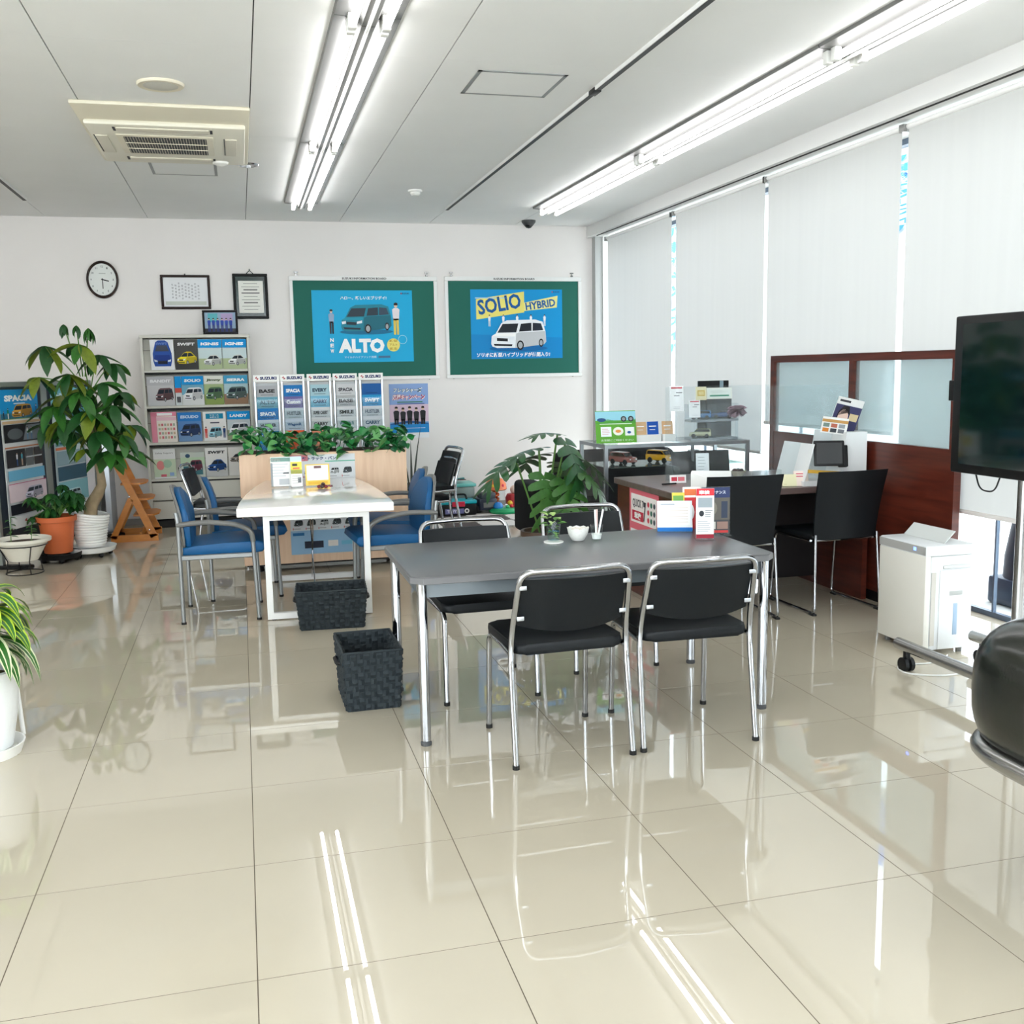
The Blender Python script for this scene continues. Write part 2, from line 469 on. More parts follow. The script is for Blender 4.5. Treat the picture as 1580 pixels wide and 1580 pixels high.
# walls
mb = MB(); mb.box(XL-.1, 3.72, WY, WY+.12, 0, CZ+.05); struct('wall_back', mb, M_WALL)
mb = MB(); mb.box(XL-.12, XL, -.4, WY+.1, 0, CZ+.05); mb.box(XL-.12, XL, YF-.1, -4.7, 0, CZ+.05); mb.box(XL-.12, XL, -4.7, -.4, 2.75, CZ+.05); struct('wall_left', mb, M_WALL)
mb = MB(); mb.box(XL-.05, XL-.044, -4.7, -.4, 0, 2.75); wl_ = struct('window_10', mb, M_CLEAR)  # unseen glazing added in the left wall to let in fill light
for y in (-4.67, -3.25, -1.85, -.43):
    b = MB(); b.box(XL-.09, XL-.01, y-.03, y+.03, 0, 2.75); obj('window_frame', b, M_ALU, wl_, smooth=False)
mb = MB()
mb.box(XL, -4.2, YF-.12, YF, 0, CZ+.05); mb.box(3.9, 4.2, YF-.12, YF, 0, CZ+.05); mb.box(-4.2, 3.9, YF-.12, YF, 2.75, CZ+.05); mb.box(-4.2, 3.9, YF-.12, YF, 0, .85)
struct('wall_front', mb, M_WALL)
mb = MB(); mb.box(-4.2, 3.9, YF-.05, YF-.044, .85, 2.75); wf = struct('window_9', mb, M_CLEAR)  # unseen front glazing, added and sized to let in fill light
b = MB()
for x in (-4.17, -2.15, -.1, 1.85, 3.87): b.box(x-.03, x+.03, YF-.09, YF-.01, .85, 2.75)
obj('window_frame', b, M_ALU, wf, smooth=False)
mb = MB(); mb.box(XL, 3.7, WY-.012, WY, 0, .06); struct('baseboard_back', mb, mat('baseboard', (150, 146, 142), .5))
# beam over the windows and the corner pier
mb = MB(); mb.box(WX, 4.2, YF, WY, 2.815, CZ+.008); struct('trim_1', mb, mat('beam_paint', (222, 222, 220), .7))
mb = MB(); mb.box(3.72, 3.80, WY-.10, WY+.1, 0, 2.815); struct('trim_2', mb, mat('pier_paint', (176, 178, 176), .6))
mb = MB(); mb.box(3.80, 3.96, WY-.12, WY+.1, 0, 2.815); struct('trim_3', mb, M_WHITE)
# window wall: frame, mullions and panes of full-height glazing
ys = [8.0, 6.24, 4.58, 2.45, .8, -.85, -2.5, -4.15, YF]
for k in range(len(ys)-1):
    y1, y0 = ys[k], ys[k+1]
    b = MB(); b.box(4.115, 4.121, y0, y1, .03, 2.85)
    w = struct('window_%d' % (k+1), b, M_PANE)
    f = MB()
    f.box(4.105, 4.135, y0, y1, 0, .03); f.box(4.08, 4.15, y0, y1, 2.78, 2.85)
    f.box(4.108, 4.130, y0-.006, y0+.006, .03, 2.8)
    obj('window_frame', f, mat('frame_blue_grey', (92, 108, 128), .4, metal=.3), w, smooth=False)
# outside: pavement
mb = MB(); mb.box(4.2, 40, -30, 40, -.2, -.03); struct('ground_outside', mb, mat('pavement', (214, 214, 210), .9, noise=.05, nscale=.6))

mb = MB(); mb.box(12, 12.2, -14, 22, -.1, 3.0); struct('wall_sky_blocker', mb, mat('sky_blocker_paint', (220, 218, 212), .9, noise=.04, nscale=1.0))  # added wall, cuts the low sky light entering under the blinds
# roller blinds
def blind(y0, y1, zb, label):
    t = thing('roller_blind', label, 'blind', (3.8, (y0+y1)/2, 2.782), group='white roller blinds on the window wall')
    h = (y1-y0)/2
    b = MB()
    b.grid(lambda u, v: (0.004*math.sin(u*7+y0*5)*(1-v), -h+2*h*u, (zb-2.782)*(1-v)), 12, 8)
    obj('fabric', b, M_BLIND, t)
    b = MB(); b.tube([(0, -h-.005, .0), (0, h+.005, 0)], .016, 12); obj('roller_tube', b, M_WHITE, t)
    b = MB(); b.rbox(-.012, .012, -h, h, zb-2.782-.018, zb-2.782+.006, .006, 2); obj('bottom_bar', b, mat('blind_bar', (214, 208, 204), .5), t)
    b = MB(); b.box(-.03, .03, -h-.03, -h-.008, -.03, .014); obj('bracket', b, M_STEEL, t, smooth=False)
    b = MB(); b.box(-.03, .03, h+.008, h+.03, -.03, .014); obj('bracket', b, M_STEEL, t, smooth=False)
blind(6.285, 7.935, .80, 'white roller blind nearest the back wall corner, behind the glass showcase')
blind(4.60, 6.195, .80, 'white roller blind second from the back corner, behind the payment signs')
blind(2.995, 4.555, 1.03, 'white roller blind hanging behind the wooden partition, raised higher than its neighbours')
blind(1.2, 2.935, .645, 'white roller blind behind the big black screen')
blind(-.5, 1.14, .645, 'white roller blind beside the big black screen, added out of view to cut light')  # this blind and the next are added to cut light on the near floor
blind(-2.2, -.56, .645, 'white roller blind level with the viewer, added out of view to cut light')
# slim dark strip above the blinds, drawn for the slit there
mb = MB(); mb.box(3.70, 3.71, YF, WY-.2, 2.809, 2.8155); struct('trim_4', mb, M_SLOT)

# promotional flags standing outside
def flag(x, y, z0, z1, w, cols, label, n):
    t = thing('promotional_flag', label, 'flag', (x, y, 0))
    b = MB(); b.tube([(0, -w/2-.02, -.02), (0, -w/2-.02, z1+.05)], .012, 8); b.tube([(0, -w/2-.02, z1+.03), (0, w/2, z1+.03)], .008, 6); obj('pole', b, M_WHITE, t)
    b = MB(); b.rbox(-.2, .2, -w/2-.2, -w/2+.16, -.03, .06, .02); obj('base', b, M_WHITE, t)
    b = MB(); b.grid(lambda u, v: (.015*math.sin(u*5+v*9), -w/2+u*w, z0+v*(z1-z0)), 6, 14, ); obj('cloth', b, mat('flag_cloth', (240, 246, 250), .8), t)
    P = Print(); rnd = random.Random(n)
    for k in range(9):
        yy = z0+.1+(z1-z0-.2)*k/9; c = cols[k % len(cols)]
        hh = (z1-z0)/13
        P.text('ハイブリッド新車'[k % 8], -w*.3, yy, w*.6, hh, c, .06)
    p = P.obj('print', t); p.matrix_local = place_matrix(-.03, 0, (-1, 0))
flag(5.5, 10.05, 1.5, 3.35, .62, [(0, 200, 240), (20, 110, 200)], 'white flag with cyan lettering outside, seen through the gap by the corner', 3)
flag(5.6, 5.44, 2.45, 3.3, .6, [(20, 130, 220)], 'white flag with blue marks outside, seen through the gap right of the partition pane', 5)
t = thing('banner_base', 'dark navy weighted banner base standing outside the window by the screen', 'banner base', (4.62, 2.72, -.03))
b = MB(); b.lathe([(.17, .16), (.165, .3), (.13, .52), (.06, .74), (.05, .9)], 16); obj('drape', b, mat('navy_cloth', (34, 44, 62), .6), t)
b = MB(); b.rbox(-.18, .18, -.18, .18, 0, .17, .02); obj('weight', b, mat('navy_box', (40, 60, 86), .5), t)

# ================================================================== CEILING FITTINGS
M_TUBE = mat('lamp_tube', (255, 255, 255), .4, emit=(253, 252, 252), estr=TUBE)
M_REFL = mat('fixture_white', (106, 106, 104), .45)
JO = [7.03, 4.58, 2.14, -.30, -2.74]
rowlab = {(.628): 'left row', (2.878): 'window-side row'}
for cx, who in ((.628, 'middle row'), (2.878, 'row along the windows'), (-3.87, 'unseen added left row')):  # left row is out of view, added to brighten the left ceiling
    for k in range(4):
        y1, y0 = JO[k], JO[k+1]
        pos = ['nearest the back wall', 'second from the back wall', 'third from the back wall', 'fourth from the back wall'][k]
        t = thing('ceiling_light', 'twin tube strip light on the ceiling, %s, %s' % (who, pos), 'ceiling light', (cx, (y0+y1)/2, CZ), group='twin tube ceiling strip lights')
        h = (y1-y0)/2-.004
        b = MB()
        sec = [(-.145, 0), (-.14, -.016), (-.045, -.022), (-.028, -.055), (.028, -.055), (.045, -.022), (.14, -.016), (.145, 0)]
        b.prism(sec, -h, h, None, Matrix(((1, 0, 0, 0), (0, 0, 1, 0), (0, 1, 0, 0), (0, 0, 0, 1))))
        obj('housing', b, M_REFL, t, smooth=False)
        for sx in (-.071, .071):
            b = MB(); b.tube([(sx, -h+.05, -.062), (sx, h-.05, -.062)], .0165, 12); obj('tube', b, M_TUBE, t)
            for e in (-1, 1):
                b = MB(); b.rbox(sx-.018, sx+.018, e*(h-.03)-.022, e*(h-.03)+.022, -.08, -.018, .006); obj('lamp_holder', b, M_WPLAST, t)
        b = MB(); b.tube([(0, -h, -.06), (0, h, -.06)], .009, 8); obj('ridge_bar', b, M_WHITE, t)

# lighting tracks
def track(x, y0, y1, label, joints):
    t = thing('lighting_track', label, 'lighting track', (x, 0, CZ))
    b = MB(); b.box(-.018, .018, y0, y1, -.02, 0); obj('rail', b, M_WHITE, t, smooth=False)
    b = MB(); b.box(-.0135, .0135, y0+.02, y1-.02, -.0215, -.0195); obj('slot', b, M_BLACKP, t, smooth=False)
    for yj in joints:
        b = MB(); b.rbox(-.02, .02, yj-.05, yj+.05, -.027, -.001, .004); obj('connector', b, M_BLACKP, t)
track(1.955, -4, 7.2, 'black-slotted lighting track on the ceiling between the two strip light rows', (3.07, ))
track(-1.622, -4, 7.18, 'black-slotted lighting track on the ceiling at the far left', ())

# ceiling cassette air conditioner
t = thing('air_conditioner', 'cream ceiling cassette air conditioner with black louvred intake', 'air conditioner', (-.31, 4.57, CZ))
b = MB(); b.rbox(-.475, .475, -.775, .775, -.022, 0, .008); obj('trim_frame', b, M_CREAM, t)
b = MB(); b.rbox(-.45, .45, -.43, .66, -.05, -.018, .014); obj('panel', b, mat('cassette_panel', (230, 226, 210), .45), t)
b = MB(); b.rbox(-.30, .26, -.20, .34, -.056, -.046, .004); obj('grille_frame', b, M_CREAM, t)
b = MB(); b.box(-.26, .22, -.16, .30, -.058, -.052); obj('grille_opening', b, M_BLACKP, t, smooth=False)
gm = MB(); gm.box(-.0014, .0014, -.16, .30, -.0595, -.057); gme = gm.mesh('louvre', M_CREAM, False)
for k in range(30):
    o = bpy.data.objects.new('louvre', gme); o.location = (-.254+k*.0161, 0, 0); link(o, t)
for yy in (-.01, .15):
    b = MB(); b.box(-.26, .22, yy-.0022, yy+.0022, -.062, -.058); obj('grille_bar', b, M_CREAM, t, smooth=False)
for (x0, x1, y0, y1) in ((-.28, .24, -.38, -.29), (-.28, .24, .46, .55), (-.42, -.35, -.16, .32), (.33, .40, -.16, .32)):
    b = MB(); b.rbox(x0, x1, y0, y1, -.057, -.047, .004); fl = obj('air_flap', b, mat('flap', (222, 216, 198), .4), t)
    g = MB()
    if x1-x0 > .3: g.box(x0-.02, x0-.006, y0, y1, -.0525, -.049); g.box(x1+.006, x1+.02, y0, y1, -.0525, -.049)
    else: g.box(x0-.008, x0-.002, y0, y1, -.0525, -.049)
    obj('flap_gap', g, M_BLACKP, fl, smooth=False)
b = MB(); b.lathe([(.055, -.05), (.05, -.062), (.02, -.075), (1e-5, -.078)][::-1], 16, None, Matrix.Translation((.29, .56, 0))); obj('sensor', b, M_WPLAST, t)
# speaker, downlight, detector, camera, hatches
t = thing('ceiling_speaker', 'round cream ceiling speaker in front of the air conditioner', 'speaker', (-.283, 3.405, CZ))
b = MB(); b.lathe([(.085, 0), (.085, -.012), (.112, -.014), (.118, -.006), (.118, 0)], 32); obj('rim', b, M_CREAM, t)
b = MB(); b.lathe([(1e-5, -.022), (.05, -.020), (.088, -.012), (.088, -.004)], 32); obj('grille', b, mat('speaker_mesh', (196, 194, 184), .7, bump=.6, bscale=900), t)
t = thing('downlight', 'small chrome-rimmed downlight beside the air conditioner', 'downlight', (.166, 5.445, CZ))
b = MB(); b.lathe([(.055, -.001), (.055, -.012), (.076, -.008), (.08, 0)], 28); obj('rim', b, M_CHROME, t)
b = MB(); b.lathe([(1e-5, -.003), (.056, -.003)], 24); obj('lens', b, mat('lens_white', (238, 238, 230), .2), t)
t = thing('smoke_detector', 'small white smoke detector on the ceiling near the lighting track', 'smoke detector', (1.515, 6.3, CZ))
b = MB(); b.lathe([(1e-5, -.045), (.03, -.043), (.042, -.03), (.042, -.018), (.058, -.012), (.06, 0)], 24); obj('body', b, M_WPLAST, t)
t = thing('dome_camera', 'small dark dome camera on the ceiling at the back corner', 'camera', (2.925, 7.85, CZ))
b = MB(); b.lathe([(.045, -.05), (.07, -.02), (.072, 0)], 24); obj('base', b, mat('cam_grey', (70, 72, 74), .5), t)
b = MB(); b.lathe([(1e-5, -.078), (.025, -.072), (.045, -.05)], 20); obj('dome', b, M_BLACKG, t)
for (x0, x1, y0, y1, lab) in ((1.265, 1.735, 2.85, 3.29, 'grey-framed square access hatch in the ceiling beside the middle strip lights'), (-.512, -.05, 5.445, 5.91, 'grey-framed access hatch in the ceiling behind the air conditioner')):
    t = thing('access_hatch', lab, 'hatch', ((x0+x1)/2, (y0+y1)/2, CZ), group='ceiling access hatches')
    hx, hy = (x1-x0)/2, (y1-y0)/2
    b = MB()
    b.box(-hx, hx, -hy, -hy+.02, -.003, .0); b.box(-hx, hx, hy-.02, hy, -.003, 0); b.box(-hx, -hx+.02, -hy, hy, -.003, 0); b.box(hx-.02, hx, -hy, hy, -.003, 0)
    obj('frame', b, mat('hatch_alu', (150, 152, 152), .5, metal=.5), t, smooth=False)
    b = MB(); b.box(-hx+.02, hx-.02, -hy+.02, hy-.02, -.002, 0); obj('panel', b, M_CEIL, t, smooth=False)

# ================================================================== BACK WALL
def sheet(name, w, h, mt, label, cat, Mx, thick=.002, group=None):
    b = MB(); b.box(0, w, 0, h, -thick, 0)
    o = obj(name, b, mt, smooth=False); o.matrix_world = Mx
    return tag(o, label, cat, group)
def at_wall(x, z, y=WY-.004): return place_matrix(x, y, (0, -1), z)

# oval clock reading half past three
t = thing('wall_clock', 'oval wall clock with dark brown rim and pale face', 'clock', (-1.177, WY-.002, 2.357), rot=(PI/2, 0, 0))
b = MB(); b.lathe([(.122, .004), (.122, .022), (.132, .034), (.142, .026), (.145, 0)], 40, None, None, 1, 1.22); obj('rim', b, mat('clock_brown', (44, 28, 24), .25), t)
b = MB(); b.lathe([(1e-5, .012), (.126, .012)], 40, None, None, 1, 1.22); obj('face', b, mat('clock_face', (226, 230, 226), .4), t)
P = Print(); P.L = 22
for k in range(1, 13):
    a = PI/2-2*PI*k/12; P.text(str(k), .098*math.cos(a)-.009, .122*math.sin(a)-.009, .011 if k < 10 else .018, .018, (90, 96, 96))
P.rect(-.03, .055, .03, .060, (150, 154, 150)); P.obj('numerals', t)
for nm, a, L, w in (('hour_hand', ang(-15), .058, .005), ('minute_hand', ang(-90), .085, .0038)):
    b = MB(); b.box(-.012, L, -w, w, .0155, .0165); obj(nm, b, M_BLACKP, t, rot=(0, 0, a), smooth=False)

def framed(name, x0, x1, z0, z1, fw_, fcol, label, y=WY-.002, tilt=0.0, z_extra=0):
    t = thing(name, label, 'picture frame' if 'photo' in name else 'certificate')
    t.matrix_world = place_matrix(x0, y, (0, -1), z0, tilt)
    w, h = x1-x0, z1-z0
    b = MB()
    for a in ((0, w, 0, fw_), (0, w, h-fw_, h), (0, fw_, fw_, h-fw_), (w-fw_, w, fw_, h-fw_)): b.rbox(a[0], a[1], a[2], a[3], 0, .02, .004, 1)
    obj('frame', b, mat('frame_%d' % fcol[0], fcol, .5, spec=.2), t)
    return t, w, h
t, w, h = framed('framed_certificate', -.66, -.203, 2.08, 2.405, .024, (40, 24, 20), 'landscape certificate in a dark brown frame on the back wall')
b = MB(); b.box(.02, w-.02, .02, h-.02, 0, .008); obj('certificate', b, mat('cert_paper', (228, 230, 232), .4), t, smooth=False)
P = Print(); P.L = 15
P.rect(.04, .04, w-.04, .075, (196, 202, 192)); P.up()
for k in range(9):
    x = .10+k*.03; y0 = random.uniform(.09, .13)
    for q in range(5):
        P.text('表彰状御社貴殿優秀販売功績'[(k*5+q) % 13], x, y0+q*.03, .018, .018, (120, 120, 124), .0)
P.obj('print', t)
b = MB(); b.ball((w/2, h+.006, .008), .008); obj('hook', b, M_STEEL, t)
t, w, h = framed('framed_award', .01, .342, 1.985, 2.42, .026, (14, 16, 16), 'portrait certificate on dark green in a black hanging frame')
b = MB(); b.box(.02, w-.02, .02, h-.02, 0, .006); obj('backing', b, mat('dark_green_glass', (16, 44, 40), .15), t, smooth=False)
P = Print(); P.L = 12; P.rect(.052, .058, w-.045, h-.068, (234, 234, 226)); P.up()
for k in range(9):
    P.rect(.10-.02*(k % 2), .09+k*.031, w-.10+.02*(k % 2), .094+k*.031+.006*(k in (2, 5, 6)), (90, 90, 90))
P.obj('print', t)
b = MB(); b.tube(fillet([(w*.40, h, .008), (w*.5, h+.032, .006), (w*.6, h, .008)], .008), .0035, 8); obj('hanging_cord', b, M_BLACKP, t)
b = MB(); b.ball((w*.5, h+.04, .006), .008); obj('hook', b, M_STEEL, t)

def info_board(x0, x1, z0, z1, label):
    t = thing('notice_board', label, 'notice board', group='green notice boards on the back wall')
    t.matrix_world = place_matrix(x0, WY-.002, (0, -1), z0)
    w, h = x1-x0, z1-z0
    b = MB(); b.box(.02, w-.02, .02, h-.02, 0, .012); obj('panel', b, mat('board_green', (24, 102, 88), .75, bump=.3, bscale=500), t, smooth=False)
    b = MB()
    b.rbox(0, w, 0, .036, 0, .024, .004, 1); b.rbox(0, w, h-.045, h, 0, .024, .004, 1); b.rbox(0, .036, .036, h-.045, 0, .024, .004, 1); b.rbox(w-.036, w, .036, h-.045, 0, .024, .004, 1)
    obj('frame', b, M_WHITE, t)
    P = Print(); P.L = 42; P.text('SUZUKI INFORMATION BOARD', w*.35, h-.034, w*.3, .02, (50, 54, 54), .03); P.obj('title', t)
    for q in (.05, .93):
        b = MB(); b.rbox(w*q-.014, w*q+.014, h+.0, h+.018, 0, .012, .003, 1); b.cyl((w*q, .0), .006, 0, .02, 10); b.rbox(w*q-.02, w*q+.02, h+.03, h+.045, 0, .012, .003, 1); b.box(w*q-.004, w*q+.004, h+.015, h+.035, .002, .008)
        obj('clip', b, M_STEEL, t)
    return t
info_board(.548, 2.034, 1.365, 2.402, 'green notice board in a white frame holding the poster of a teal car')
info_board(2.112, 3.59, 1.365, 2.405, 'green notice board in a white frame holding the poster of a white van')

SKYB = (0, 158, 218)
# poster of the teal car
w, h = 1.01, .715
o = sheet('poster', w, h, ink((0, 172, 222)), 'blue poster with a teal compact car and two women, on the left board', 'poster', at_wall(.762, 1.548, WY-.018))
P = Print(w, h)
P.text('ハロー、新しいエブリデイ!', .28, .87, .46, .05, (255, 255, 255), .02)
P.text('SUZUKI', .90, .945, .07, .022, (30, 60, 120)); P.rect(.885, .945, .895, .968, (200, 40, 60))
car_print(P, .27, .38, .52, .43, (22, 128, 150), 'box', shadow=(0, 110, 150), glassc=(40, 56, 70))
person_print(P, .185, .40, .34, (150, 175, 205), (44, 44, 56)); person_print(P, .83, .38, .45, (236, 228, 232), (232, 206, 92))
P.up()
for k, c in enumerate('NEW'): P.text(c, .165, .285-k*.075, .035, .052, (255, 255, 255), .04)
P.text('ALTO', .245, .13, .46, .20, (255, 255, 255), .06)
P.ell(.795, .235, .065, .092, (238, 226, 120), 28); P.ell(.89, .31, .045, .064, (170, 224, 240), 24)
P.up(); P.ell(.89, .31, .04, .057, (0, 172, 222), 24); P.up()
for k in range(3): P.text(('新型', 'アルト', '誕生')[k], .755, .275-k*.055, .08, .036, (190, 160, 50))
P.text('マイルドハイブリッド搭載', .30, .055, .32, .032, (225, 245, 255), .0); P.rect(.64, .055, .76, .085, (60, 110, 150))
P.obj('print', o)
# poster of the white van
w, h = .995, .715
o = sheet('poster', w, h, ink((0, 150, 214)), 'blue poster with yellow lettering and a white van, on the right board', 'poster', at_wall(2.38, 1.56, WY-.018))
P = Print(w, h)
P.poly([(0, 0), (1, 0), (1, .3), (0, .36)], (0, 136, 204)); P.up()
P.poly([(.06, .57), (.06, .86), (.58, .97), (.58, .67)], (238, 228, 120))
P.poly([(.58, .69), (.58, .81), (.95, .91), (.94, .74)], (236, 232, 150)); P.up()
P.text('SOLIO', .09, .63, .47, .22, (10, 90, 160), .03, .0, .16)
P.text('HYBRID', .60, .70, .33, .11, (10, 90, 160), .03, .0, .13)
P.text('SUZUKI', .90, .955, .07, .02, (30, 60, 120)); P.rect(.885, .955, .895, .975, (200, 40, 60))
P.rect(.05, .87, .4, .885, (170, 215, 240))
for k in range(5): person_print(P, .20+k*.15, .47, .17, (240, 244, 248), (225, 235, 242))
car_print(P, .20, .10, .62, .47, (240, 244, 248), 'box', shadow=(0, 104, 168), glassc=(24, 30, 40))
P.up(); P.text('ソリオに新型ハイブリッドが仲間入り!', .05, .025, .80, .068, (255, 255, 255), .03, .1)
P.obj('print', o)
# campaign poster on the wall
w, h = .405, .56
o = sheet('poster', w, h, ink((126, 178, 222)), 'tall campaign poster with five people in suits on the bare wall', 'poster', at_wall(1.506, .76))
P = Print(w, h)
P.rect(0, .62, 1, 1, (140, 170, 220)); P.rect(0, .3, 1, .62, (222, 196, 214)); P.rect(0, .10, 1, .24, (24, 136, 206)); P.rect(0, 0, 1, .10, (240, 242, 244)); P.up()
P.poly([(.0, .24), (.5, .28), (1, .24), (1, .27), (.5, .33), (0, .27)], (30, 90, 160))
P.text('フレッシャーズ', .10, .84, .74, .09, (60, 80, 90), .10, .15); P.text('応援キャンペーン', .07, .70, .84, .11, (190, 30, 60), .10, .15); P.up()
P.text('フレッシャーズ', .105, .842, .74, .085, (255, 255, 255), .03, .15); P.text('応援キャンペーン', .075, .702, .84, .105, (255, 238, 240), .02, .15)
P.rect(.2, .655, .85, .675, (60, 120, 90)); P.rect(.2, .625, .9, .64, (80, 90, 150))
for k in range(5): person_print(P, .17+k*.17, .13+.0, .46-.02*(k % 2), (26, 26, 32), (26, 26, 32))
P.up(); P.rect(0, .10, 1, .255, (24, 136, 206)); P.up(); P.rect(.1, .18, .9, .19, (200, 225, 245)); P.obj('print', o)

# ================================================================== BROCHURE RACK
RY = 7.87
t = thing('brochure_rack', 'grey-beige steel brochure rack with four display shelves', 'brochure rack', (0, 0, 0))
x0, x1 = -.853, .135
for xs in (x0, x1-.022):
    b = MB(); b.box(xs, xs+.022, RY, WY-.02, 0, 1.826); obj('side_panel', b, M_RACK, t, smooth=False)
b = MB(); b.rbox(x0-.006, x1+.006, RY-.006, WY-.02, 1.796, 1.826, .004, 1); obj('top_panel', b, M_RACK, t)
b = MB(); b.box(x0+.02, x1-.02, WY-.05, WY-.02, .05, 1.8); obj('back_panel', b, M_RACK, t, smooth=False)
shelfz = [1.478, 1.142, .797, .452]
for zz in shelfz:
    b = MB(); b.box(x0+.022, x1-.022, RY-.004, RY+.20, zz, zz+.012); b.rbox(x0+.022, x1-.022, RY-.012, RY+.002, zz-.002, zz+.020, .003, 1); obj('shelf', b, M_RACK, t)
    b = MB(); b.box(x0+.022, x1-.022, RY+.004, RY+.10, zz-.020, zz-.003); obj('shelf_gap', b, M_SLOT, t, smooth=False)
    b = MB(); b.add([(x0+.022, RY+.032, zz+.012), (x1-.022, RY+.032, zz+.012), (x1-.022, RY+.10, zz+.31), (x0+.022, RY+.10, zz+.31)], [(0, 1, 2, 3)]); obj('shelf_back', b, M_RACK, t, smooth=False)
    b = MB(); b.tube([(x0+.022, RY+.012, zz+.205), (x1-.022, RY+.012, zz+.205)], .0022, 6); obj('retaining_rod', b, M_STEEL, t)
for (za, zb_) in ((.085, .255), (.265, .435)):
    b = MB(); b.rbox(x0+.024, x1-.024, RY-.004, RY+.012, za, zb_, .003, 1); obj('lower_door', b, M_RACK, t)
b = MB(); b.box(x0+.01, x1-.01, RY+.02, WY-.03, 0, .07); obj('plinth', b, M_SLOT, t, smooth=False)

GR = 'brochures on the big rack'
def brochure(xa, xb, zz, hgt, base, draw, label, group=GR, name='brochure'):
    w = xb-xa; Mx = place_matrix(xa, RY+.022, (0, -1), zz+.022, -ang(12))
    b = MB(); b.box(0, w, 0, hgt, -.006, 0)
    o = obj(name, b, ink(base), smooth=False); o.matrix_world = Mx
    P = Print(w, hgt); draw(P); P.obj('print', o)
    return tag(o, label, 'brochure', group)
def cover(title, tcol, band, car, kind, low=None, sky=None, tb=(.12, .80, .76, .10), cb=(.06, .14, .9, .48), slant=.15):
    def d(P):
        if band: P.rect(0, .70, 1, 1, band)
        if sky: P.rect(0, .36, 1, .72, sky)
        if low: P.rect(0, 0, 1, .36, low)
        P.up()
        if title: P.text(title, tb[0], tb[1], tb[2], tb[3], tcol, .05, slant)
        if car: car_print(P, cb[0], cb[1], cb[2], cb[3], car, kind)
    return d
W_ = (255, 255, 255); BL = (10, 150, 222)
def bluefront(P):
    P.up(); P.poly([(.16, .12), (.10, .3), (.1, .55), (.24, .92), (.35, .98), (.65, .98), (.76, .92), (.9, .55), (.9, .3), (.84, .12)], (44, 84, 168)); P.up()
    P.poly([(.2, .62), (.3, .82), (.7, .82), (.8, .62)], (70, 76, 92)); P.poly([(.14, .34), (.2, .5), (.8, .5), (.86, .34), (.7, .3), (.3, .3)], (30, 60, 140)); P.rect(.3, .2, .7, .3, (26, 30, 44)); P.poly([(.14, .36), (.28, .32), (.28, .27), (.16, .28)], (225, 235, 245)); P.poly([(.86, .36), (.72, .32), (.72, .27), (.84, .28)], (225, 235, 245)); P.up(); P.text('SWIFT', .26, .84, .48, .07, (120, 150, 210), .03, .1)
brochure(-.766, -.556, shelfz[0], .285, (236, 238, 240), bluefront, 'white brochure with a blue car seen head-on, top shelf, leftmost')
brochure(-.548, -.342, shelfz[0], .285, (78, 78, 76), cover('SWIFT', (235, 235, 235), None, (226, 204, 40), 'sedan', low=(60, 60, 60)), 'dark grey brochure with a yellow car, top shelf of the big rack')
ig = cover('IGNIS', W_, BL, (214, 218, 214), 'sedan', low=(176, 190, 150), sky=(206, 224, 226), cb=(.2, .1, .78, .4))
brochure(-.338, -.122, shelfz[0], .285, (200, 220, 226), ig, 'blue-topped brochure with a silver car under a canopy, top shelf, third from left')
brochure(-.116, .105, shelfz[0], .285, (200, 220, 226), ig, 'blue-topped brochure with a silver car under a canopy, top shelf, rightmost')
brochure(-.815, -.572, shelfz[1], .28, (204, 204, 206), cover('BANDIT', (238, 238, 240), (190, 190, 194), (112, 84, 88), 'box', cb=(.28, .12, .68, .5)), 'silver-grey brochure with a brown car, second shelf, leftmost')
def strip(P): P.rect(0, .6, 1, 1, BL); P.rect(0, .44, 1, .6, (206, 90, 80)); P.up(); P.rect(.2, .1, .8, .3, (90, 90, 96))
brochure(-.566, -.508, shelfz[1], .28, (214, 220, 222), strip, 'narrow blue and red brochure edge on the second shelf')
brochure(-.505, -.306, shelfz[1], .28, (226, 230, 232), cover('SOLIO', W_, BL, (238, 240, 242), 'box', low=(222, 224, 224), sky=(120, 178, 204)), 'blue-topped brochure with a white van, second shelf of the rack')
brochure(-.302, -.125, shelfz[1], .28, (206, 212, 190), cover('Jimny', (60, 80, 40), (228, 230, 220), (92, 128, 92), 'box', low=(140, 160, 90), sky=(170, 190, 140)), 'pale green brochure with a small green off-roader, second shelf')
brochure(-.12, .1, shelfz[1], .28, (150, 190, 206), cover('SIERRA', W_, (70, 160, 200), (92, 112, 108), 'box', low=(150, 120, 96), sky=(176, 206, 212)), 'blue brochure with a grey-green off-roader on rocks, second shelf, rightmost')
def pink(P):
    P.rect(0, 0, .22, 1, (232, 150, 170)); P.rect(.0, .86, 1, 1, (232, 140, 164)); P.rect(.22, .72, 1, .84, (240, 200, 210)); P.up(); P.rect(.25, .88, .85, .97, W_)
    for i in range(6):
        for j in range(4): P.rect(.28+i*.115, .12+j*.14, .36+i*.115, .20+j*.14, ((214, 190, 160), (220, 120, 130), (180, 190, 170))[(i+j) % 3])
brochure(-.80, -.572, shelfz[2], .295, (244, 236, 226), pink, 'pink and cream information leaflet on the third shelf, leftmost')
brochure(-.560, -.345, shelfz[2], .285, (92, 140, 200), cover('ESCUDO', (210, 228, 245), (46, 128, 204), (52, 74, 120), 'box', low=(120, 156, 200)), 'blue brochure with a dark blue off-roader, third shelf')
